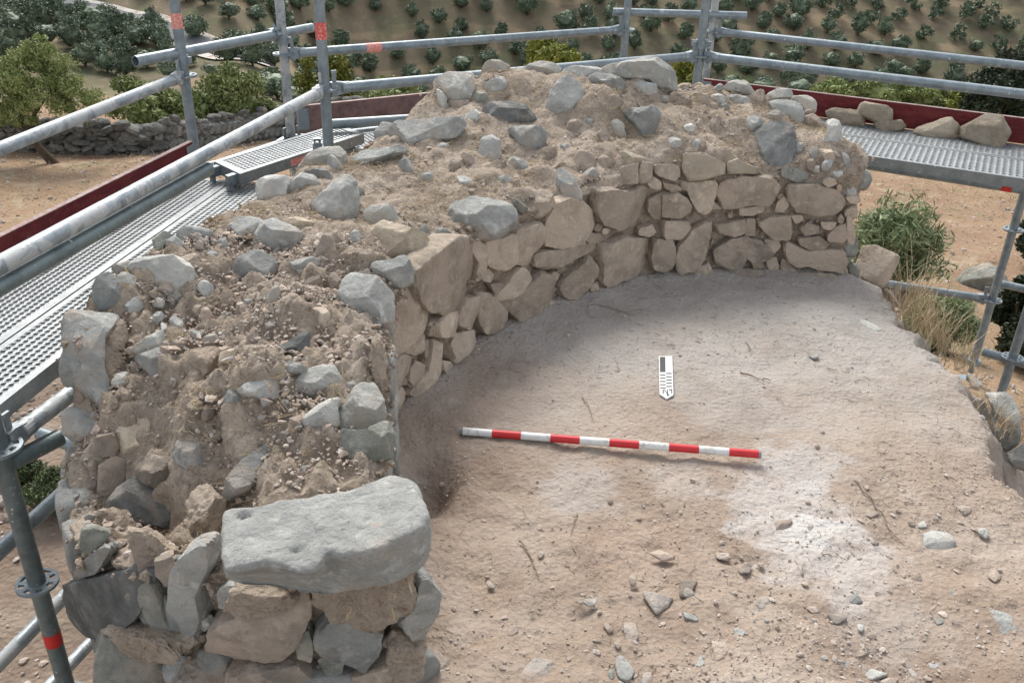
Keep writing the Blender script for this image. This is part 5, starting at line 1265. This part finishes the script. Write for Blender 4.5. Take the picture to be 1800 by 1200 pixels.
# dry grass tuft on the right edge
def grass(label, spots, mat, name='dry_grass', cat='grass tuft'):
    V, T3, n = [], [], 0; base = at_z(*spots[0][:2], spots[0][2]); rng = np.random.default_rng(9)
    for px, py, z, cnt, hh in spots:
        c = at_z(px, py, z)
        for _ in range(cnt):
            p = c + np.array([rng.normal() * .05, rng.normal() * .05, 0]); a = rng.uniform(0, 6.28); le = rng.uniform(.1, 1) ** .5 * .55; d = np.array([math.cos(a) * le, math.sin(a) * le, 1.]); h = hh * rng.uniform(.4, 1.1); sdir = np.array([-math.sin(a), math.cos(a), 0]) * .0016
            q1 = p + d * h * .55; q2 = q1 + (d * np.array([1.7, 1.7, .75])) * h * .45; V += [p - sdir, p + sdir, q1 + sdir * .8, q1 - sdir * .8, q2]; T3 += [(n, n + 1, n + 2), (n, n + 2, n + 3), (n + 3, n + 2, n + 4)]; n += 5
    return tag(add(name, mesh_np(name, np.array(V) - base, np.array(T3), False), mat, None, base), label, cat)
grass('tuft of long dry yellow grass at the right edge of the floor', [(1600, 560, -.05, 110, .34), (1640, 600, -.08, 80, .22), (1612, 585, -.04, 90, .2), (1685, 640, -.1, 50, .14), (1660, 620, -.08, 60, .16)], M_STRAW)
grass('small brown dry weed hanging over the broken right edge', [(1760, 760, -.1, 30, .14), (1740, 720, -.08, 24, .1)], M_STRAW)
grass('few dry stalks between the stones at the near end of the wall', [(596, 690, .5, 10, .08), (620, 1055, .3, 26, .09), (700, 1010, .36, 20, .08)], M_STRAW)
# dry stubble and fallen stalks over the terraces
Pg = np.stack([RNG.uniform(-14, 16, 60000), RNG.uniform(5, 24, 60000)], 1); dens = fbm(np.column_stack([Pg * .5, 0 * Pg[:, 0]]), 4, 77.) + .3 * fbm(np.column_stack([Pg * 2.5, 0 * Pg[:, 0]]), 2, 78.)
Pg = Pg[dens > .12][:15000]; straws('stubble', np.column_stack([Pg, terrain(Pg[:, 0], Pg[:, 1])]), RNG.uniform(.05, .16, len(Pg)), M_STRAW, None, (0, 10, -2.5), .004, .5)
# ------------------------------------------------------------------ dry-stone field wall, rock outcrop, field stones
FW = thing('field_wall', 'low dark dry-stone wall across the field behind the left walkway', 'dry stone wall', tuple(ray_terrain(250, 272)))
fw_px = [(-60, 262), (30, 266), (120, 270), (200, 272), (280, 270), (360, 262), (430, 250), (500, 240), (560, 228), (640, 222)]
fp = np.array([ray_terrain(*p)[:2] for p in fw_px]); sgl = np.concatenate([[0], np.cumsum(np.linalg.norm(np.diff(fp, axis=0), axis=1))])
fwb = np.array(FW.location); FWM = []
for k in range(5):
    rng = np.random.default_rng(80 + k); D, Fc = ico(2); r = (np.abs(D) ** 4).sum(1) ** -.25; r = r * (1 + .18 * fbm(D * 1.6 + k * 9, 3, k)); V = D * r[:, None] * np.array([.12, .10, .062]); m1 = mesh_np('stone', V, Fc, False); m1.materials.append(stone_mat('field_stone_%s' % 'abcde'[k], (.17, .17, .155), (.075, .075, .07), (.22, .20, .17), .3)); FWM.append(m1)
nfw = 0; stuffV, stuffF, sn = [], [], 0
for row in range(7):
    s_ = random.uniform(0, .2)
    while s_ < sgl[-1]:
        x = np.interp(s_, sgl, fp[:, 0]); y = np.interp(s_, sgl, fp[:, 1]); k = random.uniform(.65, 1.35); px, py = proj(np.array([x, y, float(terrain(x, y)) + .1 + row * .1])); vis = -20 < px < 640 and nfw < 290
        z = float(terrain(x, y)) + .03 + row * .083 + random.uniform(-.015, .015)
        if not (row == 6 and random.random() < .35):
            if vis:
                o = bpy.data.objects.new('stone', random.choice(FWM)); COL.objects.link(o); o.parent = FW; o.location = (x - fwb[0], y + random.uniform(-.05, .04) - fwb[1], z - fwb[2]); o.rotation_euler = (random.gauss(0, .15), random.gauss(0, .2), random.uniform(-.5, .5) + random.choice([0, 3.14])); o.scale = (k, k, random.uniform(.7, 1.2) * (1.2 if row == 6 else 1)); nfw += 1
            else:
                D, Fc = ico(1); stuffV.append(D * np.array([.15, .13, .06]) * k + np.array([x, y, z])); stuffF.append(Fc + sn); sn += len(D)
        s_ += .21 * k
s2 = np.linspace(0, sgl[-1], 60); cx = np.interp(s2, sgl, fp[:, 0]); cy = np.interp(s2, sgl, fp[:, 1]) + .12; tzz = terrain(cx, cy)
for k in range(59):
    for zz in (.12, .34): D, Fc = ico(1); stuffV.append(D * np.array([.30, .13, .17]) + np.array([(cx[k] + cx[k + 1]) / 2, (cy[k] + cy[k + 1]) / 2 + .02, tzz[k] + zz])); stuffF.append(Fc + sn); sn += len(D)
tag(add('rubble_core', mesh_np('rubble_core', np.concatenate(stuffV) - fwb, np.concatenate(stuffF), False), MS['d'], FW, fwb), kind='stuff')
def ground_stone(label, P, cls, name='rock', group=None, df=None):
    P = np.array(P, float); c = area_centroid(P); yb = P[:, 1].max() - (P[:, 1].max() - c[1]) * .3; H = ray_terrain(c[0], yb); toc = nrmz(CAM - H); n = nrmz(UP * .4 + toc * .9); C0 = H
    C = on_plane([c], C0, n)[0]; W = on_plane(P, C0, n); u = nrmz(np.cross(UP, n)); v = np.cross(n, u)
    V, Fc, rm = stone_verts(np.stack([(W - C) @ u, (W - C) @ v], 1), n, u, v, 'T', 4, int(c[0]), toc, tilt=.3, amp=2.4); tag(add(name, mesh_np(name, V, Fc), MS[cls], None, C), label, 'rock', group)
ground_stone('grey fissured rock outcrop on the ochre ground behind the right upright', [(1680, 495), (1700, 475), (1735, 465), (1762, 482), (1760, 508), (1735, 516), (1700, 512), (1682, 506)], 'n')
for lb, P, c in [('brown angular rock under the left lower tubes', [(38, 870), (60, 865), (66, 885), (45, 888)], 'b'), ('small brown rock in the weeds at lower left', [(-5, 905), (18, 900), (24, 915), (0, 922)], 'b'),
                 ('small tan rock on the ground left of the dark wall block', [(115, 918), (135, 912), (138, 925), (118, 930)], 't'), ('flat rock at the left frame edge below the tubes', [(-5, 1070), (20, 1068), (28, 1076), (0, 1082)], 'n'), ('small reddish rock beside the weeds', [(88, 938), (104, 934), (108, 944), (92, 948)], 'b')]:
    ground_stone(lb, P, c, group='small rocks on the ground below the left tubes')
Pl = np.stack([RNG.uniform(-15, -2, 12000), RNG.uniform(6, 17, 12000)], 1)
P = np.stack([RNG.uniform(-6, -1.3, 9000), RNG.uniform(1.0, 9, 9000)], 1); dens = fbm(np.column_stack([P * 1.2, 0 * P[:, 0]]), 3, 70.); P = P[dens > -.2]
Pr = np.stack([RNG.uniform(1.9, 11, 6000), RNG.uniform(3, 14, 6000)], 1); P = np.concatenate([P, Pr, Pl]); S = np.clip(RNG.lognormal(-4.6, .6, len(P)), .003, .05)
crumbs('field_gravel', np.column_stack([P, terrain(P[:, 0], P[:, 1]) + S * .3]), S, M_PEB, None, (0, 5, -2))
